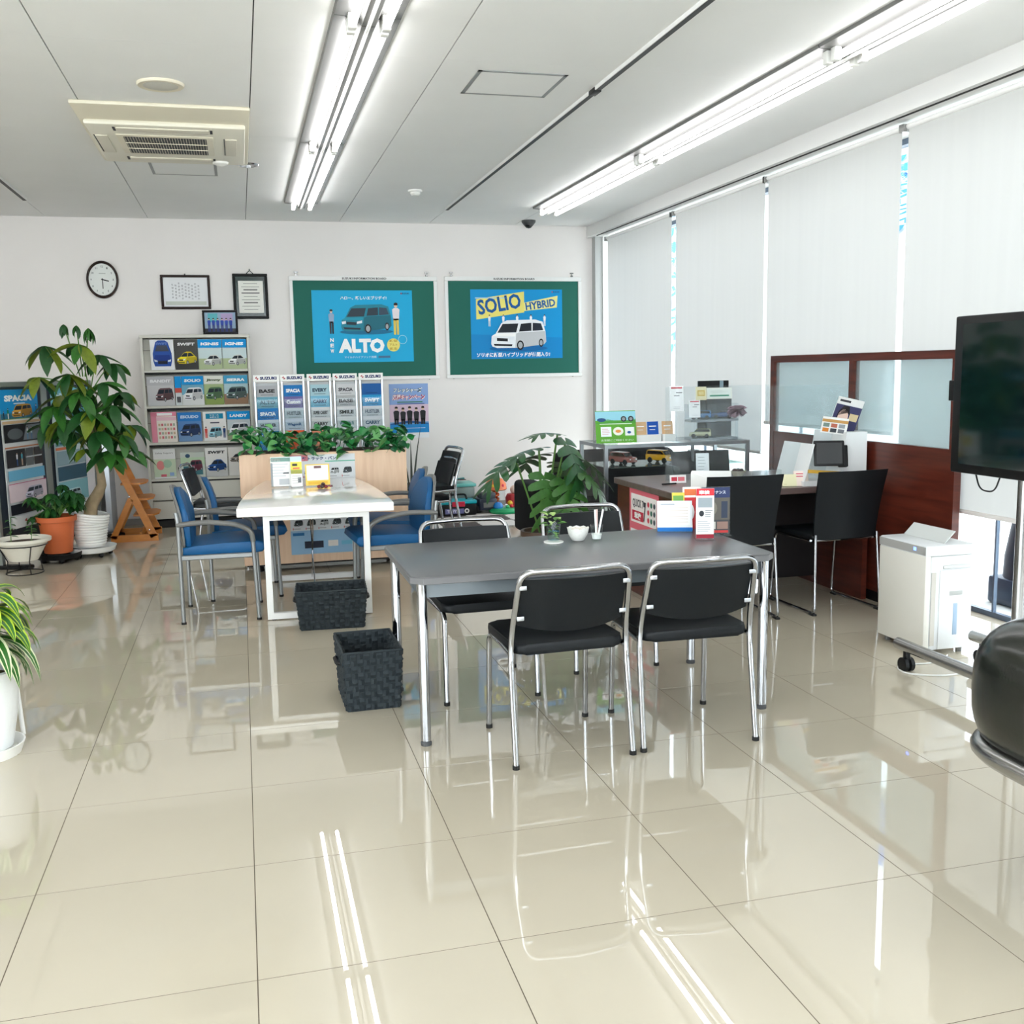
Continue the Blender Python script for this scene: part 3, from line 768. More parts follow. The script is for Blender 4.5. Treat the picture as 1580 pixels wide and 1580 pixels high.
def garage(P):
    P.rect(.12, .76, .88, .94, (20, 140, 180)); P.rect(.3, .60, .7, .65, (90, 96, 110)); P.up(); P.text('リコール', .3, .86, .4, .05, W_); P.text('お知らせ', .3, .79, .4, .05, W_)
    car_print(P, .2, .08, .6, .4, (150, 206, 222), 'box'); person_print(P, .1, .1, .4, (220, 90, 80), (220, 90, 80)); person_print(P, .9, .1, .4, (40, 70, 120), (40, 70, 120))
brochure(-.328, -.118, shelfz[2], .285, (242, 242, 240), garage, 'white leaflet with a teal title block and drawn car, third shelf')
brochure(-.108, .105, shelfz[2], .285, (210, 216, 216), cover('LANDY', W_, BL, (226, 230, 234), 'box', low=(150, 160, 130), sky=(200, 210, 214)), 'blue-topped brochure with a large white van, third shelf, rightmost')
def safety(P):
    P.text('Safety Support', .1, .83, .8, .06, (90, 90, 90), .0, .1); P.rect(0, .05, 1, .66, (206, 222, 196)); P.up(); P.ell(.3, .45, .18, .16, (232, 150, 150)); P.ell(.62, .5, .2, .14, (170, 206, 180)); P.rect(.3, .06, .55, .14, (224, 110, 130)); P.rect(.7, .08, .9, .2, (150, 180, 220))
brochure(-.80, -.602, shelfz[3], .29, (238, 240, 240), safety, 'white safety leaflet with pastel pictures, bottom display shelf, leftmost')
def camp(P):
    P.rect(0, .5, 1, .8, (196, 220, 190)); P.up(); P.ell(.3, .86, .1, .08, (60, 90, 120)); P.rect(.1, .1, .9, .45, (70, 120, 130)); P.up(); P.ell(.25, .55, .08, .06, (220, 90, 90)); car_print(P, .3, .2, .6, .5, (120, 60, 80), 'box')
brochure(-.556, -.335, shelfz[3], .25, (206, 214, 206), camp, 'pale green leaflet with a dark car, bottom display shelf')
brochure(-.328, -.125, shelfz[3], .285, (244, 244, 242), cover('SWIFT', (30, 34, 40), None, (36, 82, 150), 'sedan', low=(206, 208, 208)), 'white brochure with a dark blue hatchback, bottom display shelf')
brochure(-.115, .06, shelfz[3], .285, (228, 226, 222), cover(None, W_, None, (150, 140, 130), 'sedan', cb=(.05, .45, .9, .35)), 'white leaflet with grey cars, bottom display shelf, rightmost')

# framed group photo standing on the rack
t, w, h = framed('framed_photo', -.286, .04, 1.828, 2.06, .02, (26, 22, 24), 'black-framed group photo standing on the brochure rack', y=8.02, tilt=-ang(6))
b = MB(); b.box(.015, w-.015, .015, h-.015, 0, .008); obj('photo', b, ink((150, 176, 200)), t, smooth=False)
P = Print(); P.L = 15
P.rect(.02, .02, w-.02, .06, (40, 40, 50)); P.rect(.05, .12, .14, h-.03, (90, 180, 190)); P.rect(.17, .13, .28, h-.03, (180, 160, 200)); P.up()
for k in range(6): person_print(P, .06+k*.04, .03, .13, (40, 70, 170), (36, 50, 120))
P.obj('print', t)
b = MB(); b.box(w*.45, w*.55, 0.0, h*.6, -.004, 0); obj('easel_leg', b, M_BLACKP, t, rot=(-.35, 0, 0), smooth=False)

# ================================================================== FIVE HEADER STANDS
TY = 7.45
tow_x = [(.148, .384), (.393, .614), (.635, .860), (.874, 1.102), (1.117, 1.348)]
names = ['leftmost', 'second from left', 'middle', 'fourth from left', 'rightmost']
G0, G1, G2, G3 = (176, 178, 182), (204, 208, 210), (40, 130, 200), (90, 150, 200)
tw = [[('BASE', G0, (40, 40, 44)), ('ALTO', (110, 170, 190), (60, 110, 130)), ('SPACIA', (20, 120, 190), W_), ('HUSTLER', (180, 196, 206), (60, 70, 80)), ('CARRY', (30, 140, 200), W_)],
      [('SPACIA', (20, 116, 186), W_), ('Custom', (110, 104, 160), W_), ('HUSTLER', (190, 204, 212), (90, 100, 110)), ('WagonR', (186, 200, 214), (30, 80, 130)), ('SMILE', (226, 88, 40), (150, 30, 16))],
      [('EVERY', (170, 204, 214), (30, 60, 80)), ('CARRY', (120, 186, 214), (20, 70, 110)), ('SUPER CARRY', (214, 216, 218), (30, 30, 34)), ('CARRY', (206, 208, 208), (30, 30, 34)), ('EVERY', (222, 140, 110), (240, 230, 220))],
      [('SPACIA', (206, 208, 210), (60, 60, 70)), ('BASE', (176, 178, 180), (40, 40, 44)), ('SMILE', (216, 218, 220), (30, 30, 34)), ('WAGON R', (206, 212, 214), (50, 110, 120)), ('SPACIA', (214, 214, 214), (70, 70, 80))],
      [('', (20, 90, 160), W_), ('SWIFT', (40, 150, 206), W_), ('HUSTLER', (206, 212, 218), (90, 100, 120)), ('CARRY', (204, 210, 216), (60, 90, 120)), ('EVERY', (214, 216, 218), (50, 60, 70))]]
for k, (xa, xb) in enumerate(tow_x):
    w = xb-xa; cx = (xa+xb)/2
    t = thing('brochure_stand', 'narrow brochure stand with white header, %s of the five' % names[k], 'brochure stand', (cx, TY, 0), group='five narrow header stands')
    b = MB(); b.rbox(-w/2, w/2, -.004, .004, 1.372, 1.438, .002, 1); hd = obj('header', b, M_WPLAST, t)
    P = Print(); emblem(P, -w*.42, 1.39, w*.13, .032, (190, 30, 50)); P.text('SUZUKI', -w*.24, 1.392, w*.64, .028, (30, 44, 100), .06, .0)
    p = P.obj('header_print', hd); p.matrix_local = Matrix(((1, 0, 0, 0), (0, 0, -1, -.005), (0, 1, 0, 0), (0, 0, 0, 1)))
    for sx in (-w/2+.012, w/2-.012):
        b = MB(); b.rbox(sx-.010, sx+.010, -.012, .012, .02, 1.375, .003, 1); obj('frame_post', b, M_ALU, t)
    b = MB(); b.box(-w/2+.02, w/2-.02, .008, .012, .2, 1.36); obj('back_plate', b, mat('stand_back', (190, 194, 196), .5), t, smooth=False)
    b = MB(); b.rbox(-w/2-.01, w/2+.01, -.16, .14, 0, .02, .006, 1); obj('base', b, M_GREYM, t)
    for q in range(6):
        z = 1.19-q*.105
        b = MB(); b.box(-w/2+.022, w/2-.022, -.05, -.048, z-.05, z+.02); b.box(-w/2+.022, w/2-.022, -.05, .008, z-.052, z-.05); obj('pocket', b, M_ACRYL, t, smooth=False)
    for q, (ttl, base, tc) in enumerate(tw[k]):
        z = 1.185-q*.105; ww = w-.05
        b = MB(); b.box(0, ww, 0, .20, -.004, 0)
        o = obj('brochure', b, ink(base), smooth=False); o.matrix_world = place_matrix(cx-ww/2, TY-.022-.002*q, (0, -1), z-.045, -ang(5))
        P = Print(ww, .2)
        P.rect(0, 0, 1, .45, shade(base, .9)); P.up()
        if ttl: P.text(ttl, .12, .66, .76, .17, tc, .05)
        P.rect(.2, .55, .8, .58, shade(base, .7)); P.obj('print', o)
        tag(o, 'brochure in pocket %s from the top of the %s header stand' % (['one', 'two', 'three', 'four', 'five'][q], names[k]), 'brochure', 'brochures in the header stands')

# ================================================================== PLANTS: leaf meshes
def green(name, c, rough=.4): return mat(name, c, rough, noise=.18, nscale=9)
M_L1 = green('leaf_dark', (30, 78, 34)); M_L2 = green('leaf_mid', (52, 108, 40)); M_L3 = green('leaf_yellow', (112, 130, 38))
M_P1 = green('ivy_dark', (20, 92, 50)); M_P2 = green('ivy_mid', (40, 130, 66)); M_P3 = green('ivy_light', (96, 164, 92))
M_MO = green('monstera_leaf', (34, 84, 40), .3); M_MO2 = green('monstera_leaf_light', (58, 104, 44), .35)
def leaf_mesh(name, mt, L=1.0, W=.3, droop=.5, fold=.12, n=6, tip=1.0, base=.15):
    b = MB(); vs_ = []; fs = []
    for i in range(n+1):
        u = i/n; a = droop*u
        x = L*(u - .12*droop*u*u); z = -L*droop*.5*u*u
        w = W*(math.sin(PI*min(1, u**.85))**.8 if 0 < u < 1 else 0)
        if u == 0: w = W*base
        vs_ += [(x, -w, z+fold*w*1.2), (x, 0, z-fold*w), (x, w, z+fold*w*1.2)]
    for i in range(n):
        for k in range(2): fs.append((i*3+k, i*3+k+1, i*3+k+4, i*3+k+3))
    b.add(vs_, fs); return b.mesh(name, mt, True, 80)
def aim(loc, d, roll=0.0, s=1.0):
    d = Vector(d).normalized(); up = Vector((0, 0, 1))
    if abs(d.z) > .98: up = Vector((1, 0, 0))
    y = up.cross(d).normalized(); z = d.cross(y)
    Mx = Matrix(((d.x, y.x, z.x, 0), (d.y, y.y, z.y, 0), (d.z, y.z, z.z, 0), (0, 0, 0, 1)))
    return Matrix.Translation(loc) @ Mx @ Matrix.Rotation(roll, 4, 'X') @ Matrix.Scale(s, 4)
def put(name, me, parent, Mx):
    o = bpy.data.objects.new(name, me); link(o, parent); o.matrix_local = Mx; return o

# ---- plywood planter with artificial ivy
t = thing('planter_box', 'pale wooden planter partition topped with green ivy behind the white table', 'planter', (.603, 5.43, 0))
b = MB(); b.rbox(-.608, .608, -.18, .18, .055, .87, .004, 1); obj('box', b, M_PLY, t)
b = MB(); b.box(-.59, .59, -.165, .165, .865, .873); obj('soil', b, M_SOIL, t, smooth=False)
b = MB()
for sx in (-.5, .5):
    for sy in (-.12, .12): b.cyl((sx, sy), .03, 0, .056, 12)
b.box(-.59, .59, -.15, .15, .04, .056); obj('caster', b, M_BLACKP, t)
ivy = []
for mt in (M_P1, M_P2, M_P3):
    ivy.append(leaf_mesh('ivy_leaf', mt, .085, .034, .9, .25, 5, base=.5))
    ivy.append(leaf_mesh('ivy_leaf', mt, .07, .03, .5, .3, 5, base=.5))
rnd = random.Random(11)
vm = MB()
for k in range(26):
    x = -.57+k*.046; y = rnd.uniform(-.12, .12)
    vm.tube([(x, y, .87), (x+rnd.uniform(-.03, .03), y-.02, .95), (x+rnd.uniform(-.06, .06), y-.05, 1.0)], .003, 5)
obj('vine', vm, M_P1, t)
for k in range(295):
    x = rnd.uniform(-.62, .64); front = rnd.random()
    y = rnd.uniform(-.22, .14); z = rnd.uniform(.885, 1.045) + .02*math.sin(x*9)
    if y < -.16: z = rnd.uniform(.84, .97)
    a = rnd.uniform(-PI, PI)
    d = (math.cos(a), math.sin(a)-.6, rnd.uniform(-.5, .6))
    put('leaf', rnd.choice(ivy), t, aim((x, y, z), d, rnd.uniform(-.6, .6), rnd.uniform(.75, 1.25)))
# truck line-up poster on the planter front
w, h = .49, .735
o = sheet('poster', w, h, ink((222, 226, 230)), 'white poster of small truck pictures fixed to the planter front', 'poster', place_matrix(.335, 5.247, (0, -1), .118))
P = Print(w, h)
P.rect(0, 0, 1, .24, (150, 190, 222)); P.rect(0, .94, .3, 1, (206, 120, 130)); P.up()
P.text('軽トラック・バン', .22, .945, .5, .035, (40, 60, 110), .04); P.rect(.55, .925, 1, .935, (90, 180, 150)); P.rect(0, .74, 1, .75, (226, 120, 140))
for j in range(5):
    for i in range(5):
        x, y = .05+i*.19, .28+j*.13
        car_print(P, x, y, .14, .07, ((70, 80, 84), (200, 204, 206), (60, 70, 66))[(i*2+j) % 3], 'box', glassc=(30, 34, 38)); P.L = 3
        P.rect(x, y-.022, x+.1, y-.016, (150, 150, 154)); P.rect(x-.015, y-.03, x-.005, y-.01, (200, 60, 70))
P.L = 4; P.rect(.03, .19, .2, .22, (40, 110, 170)); P.rect(.2, .06, .48, .13, (26, 30, 50)); P.rect(.55, .07, .7, .13, (236, 230, 226)); P.rect(.75, .08, .92, .12, (120, 190, 220))
P.obj('print', o)

# ---- tall stalk plant beside the planter
t = thing('stalk_plant', 'slender dark stalk plant in a black pot at the planter end', 'plant', (1.285, 5.42, 0))
b = MB(); b.lathe([(.055, 0), (.07, .22), (.062, .22), (.058, .2)], 18); b.lathe([(1e-5, .19), (.06, .19)], 14); obj('pot', b, M_BLACKP, t)
for k, (dx, dy, top, bw) in enumerate(((.075, 0, 1.05, .007), (.0, -.02, .93, .009), (-.05, .0, .86, .006))):
    b = MB(); b.grid(lambda u, v: (dx*v*v*1.2-.015+(u-.5)*bw*2*math.sin(PI*min(1, .15+v*.85))*1.2, dy*v+.004*abs(u-.5), .19+v*(top-.19)), 2, 10); obj('leaf', b, mat('stalk_leaf', (38, 44, 34), .5), t)

# ---- money tree
def braid_tree():
    t = thing('money_tree', 'tall money tree with drooping palm-shaped leaves in a white ribbed pot', 'potted plant', (-1.205, 6.47, 0))
    trunk = [(.0, 0, .30), (.02, -.01, .42), (.07, 0, .50), (.11, 0, .58), (.105, 0, .68), (.08, 0, .8), (.085, 0, .95), (.06, 0, 1.12), (.07, .0, 1.3)]
    b = MB(); b.tube(trunk, .03, 12, rads=[.055, .05, .045, .036, .03, .026, .024, .02, .014]); obj('trunk', b, M_TRUNK, t)
    pot = MB(); prof = [(.105, .085)]
    for k in range(12):
        z = .095+k*.0215; r = .112+.036*(k/11); prof += [(r-.004, z), (r+.003, z+.007), (r+.003, z+.014), (r-.004, z+.0205)]
    prof += [(.153, .36), (.146, .36), (.140, .30)]
    pot.lathe(prof, 36); pot.lathe([(1e-5, .30), (.141, .30)], 24)
    pot.v = [(x, y, z - (x*.16 if z > .28 else 0)) for x, y, z in pot.v]
    obj('pot', pot, M_WPLAST, t, sharp=70)
    b = MB(); b.lathe([(1e-5, .298), (.138, .298)], 20); obj('soil', b, M_SOIL, t)
    b = MB(); b.lathe([(1e-5, .05), (.15, .05), (.185, .085), (.19, .085), (.175, .045), (.15, .035), (1e-5, .035)], 32); obj('saucer', b, M_WPLAST, t)
    for k in range(5):
        a = 2*PI*k/5+.3; b = MB(); b.ball((.14*math.cos(a), .14*math.sin(a), .02), .02, 8); obj('caster', b, M_BLACKP, t)
    ms = [leaf_mesh('money_leaf', mt, 1, .18, dr, .18, 6) for mt, dr in ((M_L1, .55), (M_L2, .7), (M_L1, .9), (M_L2, .4), (M_L3, .6))]
    rnd = random.Random(5)
    # cluster centres: (dx, dy, z, size, n)
    cl = [(-.115, -.02, 1.86, .11, 6), (-.02, -.03, 1.85, .10, 5), (.065, -.02, 1.83, .13, 6), (-.25, -.08, 1.69, .27, 6), (.0, -.1, 1.70, .25, 6), (.12, 0, 1.62, .22, 6), (.22, .05, 1.55, .2, 5),
          (-.09, -.12, 1.47, .26, 7), (-.33, -.02, 1.45, .24, 5), (.15, -.08, 1.40, .24, 6), (.28, -.05, 1.32, .22, 6), (-.22, -.1, 1.22, .25, 6), (.05, -.18, 1.18, .30, 8), (.2, -.1, 1.12, .24, 6),
          (.33, .02, 1.05, .24, 6), (-.12, -.05, 1.02, .22, 6), (-.3, 0, 1.08, .2, 5), (.0, -.12, .88, .22, 6), (.17, -.14, .86, .26, 7), (.33, -.02, .85, .22, 6), (-.02, -.16, 1.33, .27, 7), (.22, -.12, 1.22, .25, 6), (-.15, -.14, 1.12, .25, 6), (.1, -.2, 1.02, .25, 7), (-.02, .08, 1.35, .25, 6), (.2, .12, 1.3, .25, 6), (-.2, .1, 1.3, .24, 6), (.1, .1, 1.05, .25, 6), (.27, -.1, .98, .2, 6)]
    pm = MB()
    for (dx, dy, z, s, n) in cl:
        c = Vector((dx+.03, dy, z))
        k = min(range(len(trunk)), key=lambda q: abs(trunk[q][2]-(z-.2)))
        a0 = Vector(trunk[k]); mid = (a0+c)/2+Vector((0, 0, .06))
        if z > 1.75: a0 = Vector((dx*.2+.03, 0, 1.45)); mid = (a0+c)/2+Vector((dx*.1, 0, .05))
        pts = [a0*(1-q)**2+mid*2*q*(1-q)+c*q*q for q in (0, .25, .5, .75, 1)]
        pm.tube(pts, .005, 6)
        r0 = rnd.uniform(0, PI)
        for q in range(n):
            a = r0+2*PI*q/n+rnd.uniform(-.2, .2)
            down = rnd.uniform(-.9, -.1) if s > .15 else -1.4
            put('leaf', rnd.choice(ms if s > .15 else ms[:2]), t, aim(c, (math.cos(a), math.sin(a), down), rnd.uniform(-.3, .3), s*rnd.uniform(.85, 1.2)))
    obj('branch', pm, M_STEM, t)
braid_tree()
# ---- small umbrella plant in terracotta pot
t = thing('umbrella_plant', 'bushy umbrella plant in an orange pot in front of the poster panel', 'potted plant', (-1.43, 6.3, 0))
b = MB(); b.lathe([(.105, .075), (.132, .32), (.15, .325), (.152, .365), (.138, .365), (.13, .32)], 32); obj('pot', b, mat('terracotta', (206, 104, 56), .6), t)
b = MB(); b.lathe([(1e-5, .325), (.13, .325)], 20); obj('soil', b, M_SOIL, t)
b = MB(); b.lathe([(1e-5, .04), (.15, .04), (.17, .075), (.175, .07), (.16, .03), (1e-5, .03)], 28); obj('saucer', b, M_BLACKP, t)
for k in range(5):
    a = 2*PI*k/5; b = MB(); b.ball((.13*math.cos(a), .13*math.sin(a), .022), .022, 8); obj('caster', b, M_BLACKP, t)
sm = [leaf_mesh('umbrella_leaf', mt, .1, .024, .7, .2, 5) for mt in (M_L1, M_L2, M_L1)]
rnd = random.Random(3); pm = MB()
for k in range(26):
    a = rnd.uniform(0, 2*PI); r = rnd.uniform(.05, .24)
    c = Vector((r*math.cos(a)*1.0+.03, r*math.sin(a)*.7, rnd.uniform(.40, .66)-.25*r))
    pm.tube([(0, 0, .32), (c.x*.4, c.y*.4, .42), c], .004, 5)
    for q in range(7):
        b2 = 2*PI*q/7; put('leaf', rnd.choice(sm), t, aim(c, (math.cos(b2), math.sin(b2), -.45), 0, rnd.uniform(.8, 1.15)))
obj('branch', pm, M_STEM, t)
# ---- white bowl planter on wire stand
t = thing('bowl_planter', 'cream bowl planter with seedlings on a black wire stand', 'planter', (-1.60, 5.86, 0))
b = MB(); b.lathe([(.09, .105), (.10, .10), (.155, .20), (.175, .235), (.198, .240), (.200, .262), (.185, .265), (.165, .235), (.16, .21)], 36); obj('bowl', b, mat('cream_bowl', (232, 228, 214), .4), t)
b = MB(); b.lathe([(1e-5, .232), (.165, .232)], 24); obj('soil', b, M_SOIL, t)
b = MB()
for r, z in ((.13, .004), (.17, .215)): b.tube([(r*math.cos(2*PI*k/28), r*math.sin(2*PI*k/28), z) for k in range(28)], .004, 6, closed=True)
for k in range(4):
    a = 2*PI*k/4+.5; b.tube([(.13*math.cos(a), .13*math.sin(a), .004), (.115*math.cos(a), .115*math.sin(a), .10), (.172*math.cos(a), .172*math.sin(a), .215)], .004, 6)
obj('wire_stand', b, M_BLACKP, t)
for (dx, top) in ((-.08, .42), (.06, .36)):
    b = MB(); b.tube([(dx, 0, .23), (dx+.01, 0, top)], .003, 5); obj('stem', b, M_STEM, t)
    for q in range(9):
        a = q*2.4; put('leaf', sm[1], t, aim((dx+.005, 0, .28+(top-.28)*q/8), (math.cos(a), math.sin(a), .2), 0, .55))
# ---- dracaena in the left foreground
t = thing('dracaena', 'green and yellow striped dracaena in a textured white pot at left edge', 'potted plant', (-1.005, 1.84, 0))
pot = MB(); pot.lathe([(.10, .028), (.108, .03), (.135, .17), (.150, .33), (.155, .34), (.145, .345), (.135, .32), (.13, .28)], 40)
obj('pot', pot, mat('pot_white_textured', (236, 238, 238), .45, bump=.9, bscale=34), t)
b = MB(); b.lathe([(1e-5, .30), (.133, .30)], 24); obj('soil', b, mat('bark_chips', (104, 90, 66), .9, noise=.4, nscale=50), t)
b = MB(); b.lathe([(1e-5, .012), (.125, .012), (.145, .045), (.152, .045), (.135, .0), (1e-5, .0)], 36); obj('saucer', b, M_WPLAST, t)
b = MB(); b.tube([(0, 0, .28), (.0, 0, .50)], .012, 8); obj('stem', b, M_TRUNK, t)
M_DG = mat('dracaena_green', (46, 104, 36), .35); M_DY = mat('dracaena_yellow', (170, 196, 44), .4); M_DW = mat('dracaena_pale', (222, 226, 186), .4)
def ribbon(L, droop, edge, wid=.038):
    b = MB(); cols = [-1, -.7, -.1, .1, .7, 1]; n = 9; vs_ = []
    for i in range(n+1):
        u = i/n; a = .9-droop*u*1.0
        x = L*(math.sin(u*1.5)/1.5*1.25); z = L*(.62*u-droop*u*u)
        w = wid*math.sin(PI*(.12+.88*u))**.7 if u < 1 else 0.0005
        for c in cols: vs_.append((x, c*w, z-abs(1-abs(c))*.006))
    o_ = 0
    for j, mt in enumerate((edge, M_DG, edge, M_DG, edge)):
        fs = [(i*6+j, i*6+j+1, (i+1)*6+j+1, (i+1)*6+j) for i in range(n)]
        vv = vs_; b.add(vv, fs, mt)
    return b.mesh('dracaena_leaf', None, True, 80)
rb = [ribbon(.30, .95, M_DY), ribbon(.26, 1.15, M_DY), ribbon(.28, 1.2, M_DW), ribbon(.24, .8, M_DY)]
rnd = random.Random(8)
for k in range(64):
    a = k*2.399; u = k/63
    z = .40+.20*u
    me = rb[2] if u < .3 else rnd.choice((rb[0], rb[1], rb[3]))
    o = bpy.data.objects.new('leaf', me); link(o, t)
    o.matrix_local = Matrix.Translation((0, 0, z)) @ Matrix.Rotation(a, 4, 'Z') @ Matrix.Rotation(-.25*u, 4, 'Y') @ Matrix.Scale(rnd.uniform(.8, 1.05), 4)
# white pole of a plant support behind the dracaena
t = thing('plant_stake', 'thin white metal pole standing behind the dracaena pot', 'pole', (-.905, 2.02, 0))
b = MB(); b.tube([(.01, 0, .008), (-.02, .0, .60)], .009, 10); obj('pole', b, M_WHITE, t)
b = MB(); b.lathe([(.016, 0), (.016, .01), (.011, .014)], 16); obj('foot', b, M_WHITE, t)

# ================================================================== LEFT: poster panel, high chair, leaning board
A = Vector((-1.80, 6.05, 0)); B = Vector((-1.35, 7.35, 0)); D = (B-A).normalized(); Nn = Vector((D.y, -D.x, 0))
t = thing('poster_stand', 'grey-framed standing display panel with two car posters at far left', 'poster stand')
t.matrix_world = Matrix(((D.x, 0, Nn.x, A.x), (D.y, 0, Nn.y, A.y), (0, 1, 0, 0), (0, 0, 0, 1)))
b = MB(); b.box(.05, 1.60, .1, 1.39, -.03, -.006); obj('board', b, mat('panel_dark', (34, 44, 56), .5), t, smooth=False)
b = MB(); b.rbox(.02, .06, 0, 1.42, -.04, .004, .006, 1); b.rbox(1.58, 1.62, 0, 1.42, -.04, .004, .006, 1); b.rbox(.02, 1.62, 1.38, 1.42, -.04, .004, .006, 1); b.rbox(.76, .85, 0.1, 1.39, -.03, .002, .004, 1)
obj('frame', b, mat('panel_grey', (150, 156, 152), .4, metal=.5), t)
for s0 in (.0, 1.55):
    b = MB(); b.rbox(s0, s0+.08, 0, .03, -.25, .22, .006, 1); obj('foot', b, M_BLACKP, t)
PM = t.matrix_world.copy()
w, h = .545, 1.075
o = sheet('poster', w, h, ink((226, 228, 228)), 'tall poster with an orange boxy car at the top, left of the display panel', 'poster', PM @ Matrix.Translation((.15, .285, .004)))
P = Print(w, h)
P.rect(0, .79, 1, 1, (30, 150, 214)); P.rect(0, .785, 1, .83, (150, 180, 90)); P.up(); P.text('SPACIA', .12, .915, .72, .045, W_, .06); P.rect(.35, .895, .65, .903, (220, 236, 245))
car_print(P, .28, .79, .55, .105, (206, 152, 60), 'box'); person_print(P, .18, .79, .08, (30, 130, 90), (240, 240, 240)); person_print(P, .92, .79, .1, (40, 100, 170), (70, 70, 80)); person_print(P, .06, .79, .06, (60, 60, 70), (60, 60, 70))
P.up(); P.rect(0, .755, 1, .775, (214, 180, 140)); P.rect(.02, .62, .98, .75, (36, 36, 40)); P.up(); P.ell(.3, .68, .2, .04, (90, 96, 100)); P.poly([(.5, .63), (.9, .63), (.98, .74), (.6, .74)], (130, 138, 146)); person_print(P, .62, .63, .1, (240, 240, 240), (100, 150, 190)); person_print(P, .72, .63, .1, (210, 230, 240), (90, 130, 170))
P.up(); P.rect(.02, .44, .5, .57, (44, 44, 48)); P.rect(.52, .51, .72, .57, (90, 92, 96)); P.rect(.74, .51, .98, .57, (70, 66, 66)); P.rect(.52, .44, .72, .5, (110, 112, 114)); P.rect(.74, .44, .98, .5, (60, 54, 54)); P.rect(0, .58, 1, .59, (200, 130, 90)); P.up(); person_print(P, .28, .45, .1, (235, 235, 240), (60, 90, 140)); person_print(P, .4, .45, .1, (90, 180, 200), (220, 190, 170))
P.rect(.02, .345, .98, .42, (110, 180, 214)); P.rect(0, .32, 1, .325, (190, 60, 110)); P.rect(.0, .19, 1, .318, (226, 206, 212)); car_print(P, .4, .19, .5, .1, (190, 184, 200), 'box'); P.up(); P.rect(0, .10, 1, .175, (30, 34, 44)); P.rect(0, 0, 1, .09, (238, 240, 240)); P.up()
P.text('SUZUKI', .45, .025, .42, .035, (40, 50, 90), .05); emblem(P, .33, .022, .09, .04, (190, 40, 50)); P.obj('print', o)
w, h = .64, 1.09
o = sheet('poster', w, h, ink((214, 226, 230)), 'tall teal-toned car poster behind the money tree, right of the display panel', 'poster', PM @ Matrix.Translation((.90, .27, .004)))
P = Print(w, h)
P.rect(0, .78, 1, 1, (120, 190, 210)); P.up(); P.text('HUSTLER', .15, .92, .6, .04, (230, 245, 250), .05); car_print(P, .3, .76, .55, .12, (90, 160, 190), 'box'); person_print(P, .12, .77, .12, (40, 90, 120), (30, 60, 80)); P.up()
P.rect(0, .69, .25, .72, (40, 130, 90)); P.rect(.02, .55, .75, .67, (120, 170, 180)); car_print(P, .1, .55, .5, .09, (50, 120, 130), 'box'); P.up(); P.rect(.0, .52, .3, .54, (226, 130, 90)); P.rect(.02, .40, .78, .51, (150, 176, 186)); P.rect(.02, .28, .78, .39, (60, 96, 116)); P.rect(.02, .11, .8, .27, (140, 196, 206)); car_print(P, .1, .12, .5, .09, (200, 230, 235), 'box')
P.up(); P.rect(.78, 0, 1, .62, (236, 236, 240)); P.rect(0, 0, 1, .1, (236, 238, 240)); P.up(); P.text('SUZUKI', .42, .03, .36, .035, (40, 50, 90), .05); emblem(P, .28, .026, .09, .042, (190, 40, 50)); P.obj('print', o)
# leaning white boards beyond the tree
for k, (x, y) in enumerate(((-1.285, 7.88), (-1.205, 7.90))):
    t = thing('display_board', ('white-edged display board leaning behind the money tree trunk, nearer one', 'grey-edged display board leaning behind the money tree trunk, farther one')[k], 'board', (x, y, 0), ang(-1+2*k))
    b = MB(); b.rbox(-.02, .02, -.25, .25, 0, 1.0-.06*k, .004, 1); obj('board', b, (M_WPLAST, mat('board_grey', (170, 172, 178), .5))[k], t)
    b = MB(); b.box(-.023, .023, -.255, -.24, 0, 1.0-.06*k); obj('edge_trim', b, M_ALU, t, smooth=False)

# wooden high chair (A-frame)
t = thing('high_chair', 'orange-brown wooden A-frame child high chair beside the rack', 'high chair', (-.94, 7.33, 0))
for sy in (-.215, .215):
    b = MB()
    def plank(p0, p1, wd, y=sy):
        p0, p1 = Vector(p0), Vector(p1); d = (p1-p0).normalized(); n = Vector((-d.y, d.x))*wd/2
        b.prism([tuple(p0-n), tuple(p1-n), tuple(p1+n), tuple(p0+n)], y-.014, y+.014, None, Matrix(((1, 0, 0, 0), (0, 0, 1, 0), (0, 1, 0, 0), (0, 0, 0, 1))))
    plank((.165, .035), (-.115, .71), .06); obj('upright', b, M_OAK, t, smooth=False)
    b = MB(); plank((-.175, .035), (-.01, .38), .05); obj('strut', b, M_OAK, t, smooth=False)
    b = MB(); plank((-.195, .03), (.2, .03), .06); obj('foot_rail', b, M_OAK, t, smooth=False)
    for (x, z) in ((-.105, .70), (-.09, .64), (-.02, .40), (.13, .10)):
        b = MB(); b.lathe([(.008, -.004), (.006, .004), (1e-5, .005)], 10, None, Matrix.Translation((x, sy+(-.018 if sy < 0 else .018), z)) @ Matrix.Rotation(PI/2, 4, 'X')); obj('bolt', b, M_STEEL, t)
for (x, z, dx) in ((.06, .50, .15), (.11, .36, .15), (.15, .22, .15)):
    b = MB(); b.prism([(x-dx, -.2), (x+.02, -.2), (x+.06, -.1), (x+.06, .1), (x+.02, .2), (x-dx, .2)], z, z+.016); obj('seat_plate', b, M_OAK, t, smooth=False)
for (x, z0, z1) in ((-.10, .60, .68), (-.18, .02, .08), (.05, .02, .08)):
    b = MB(); b.rbox(x-.01, x+.01, -.2, .2, z0, z1, .004, 1); obj('cross_bar', b, M_OAK, t)

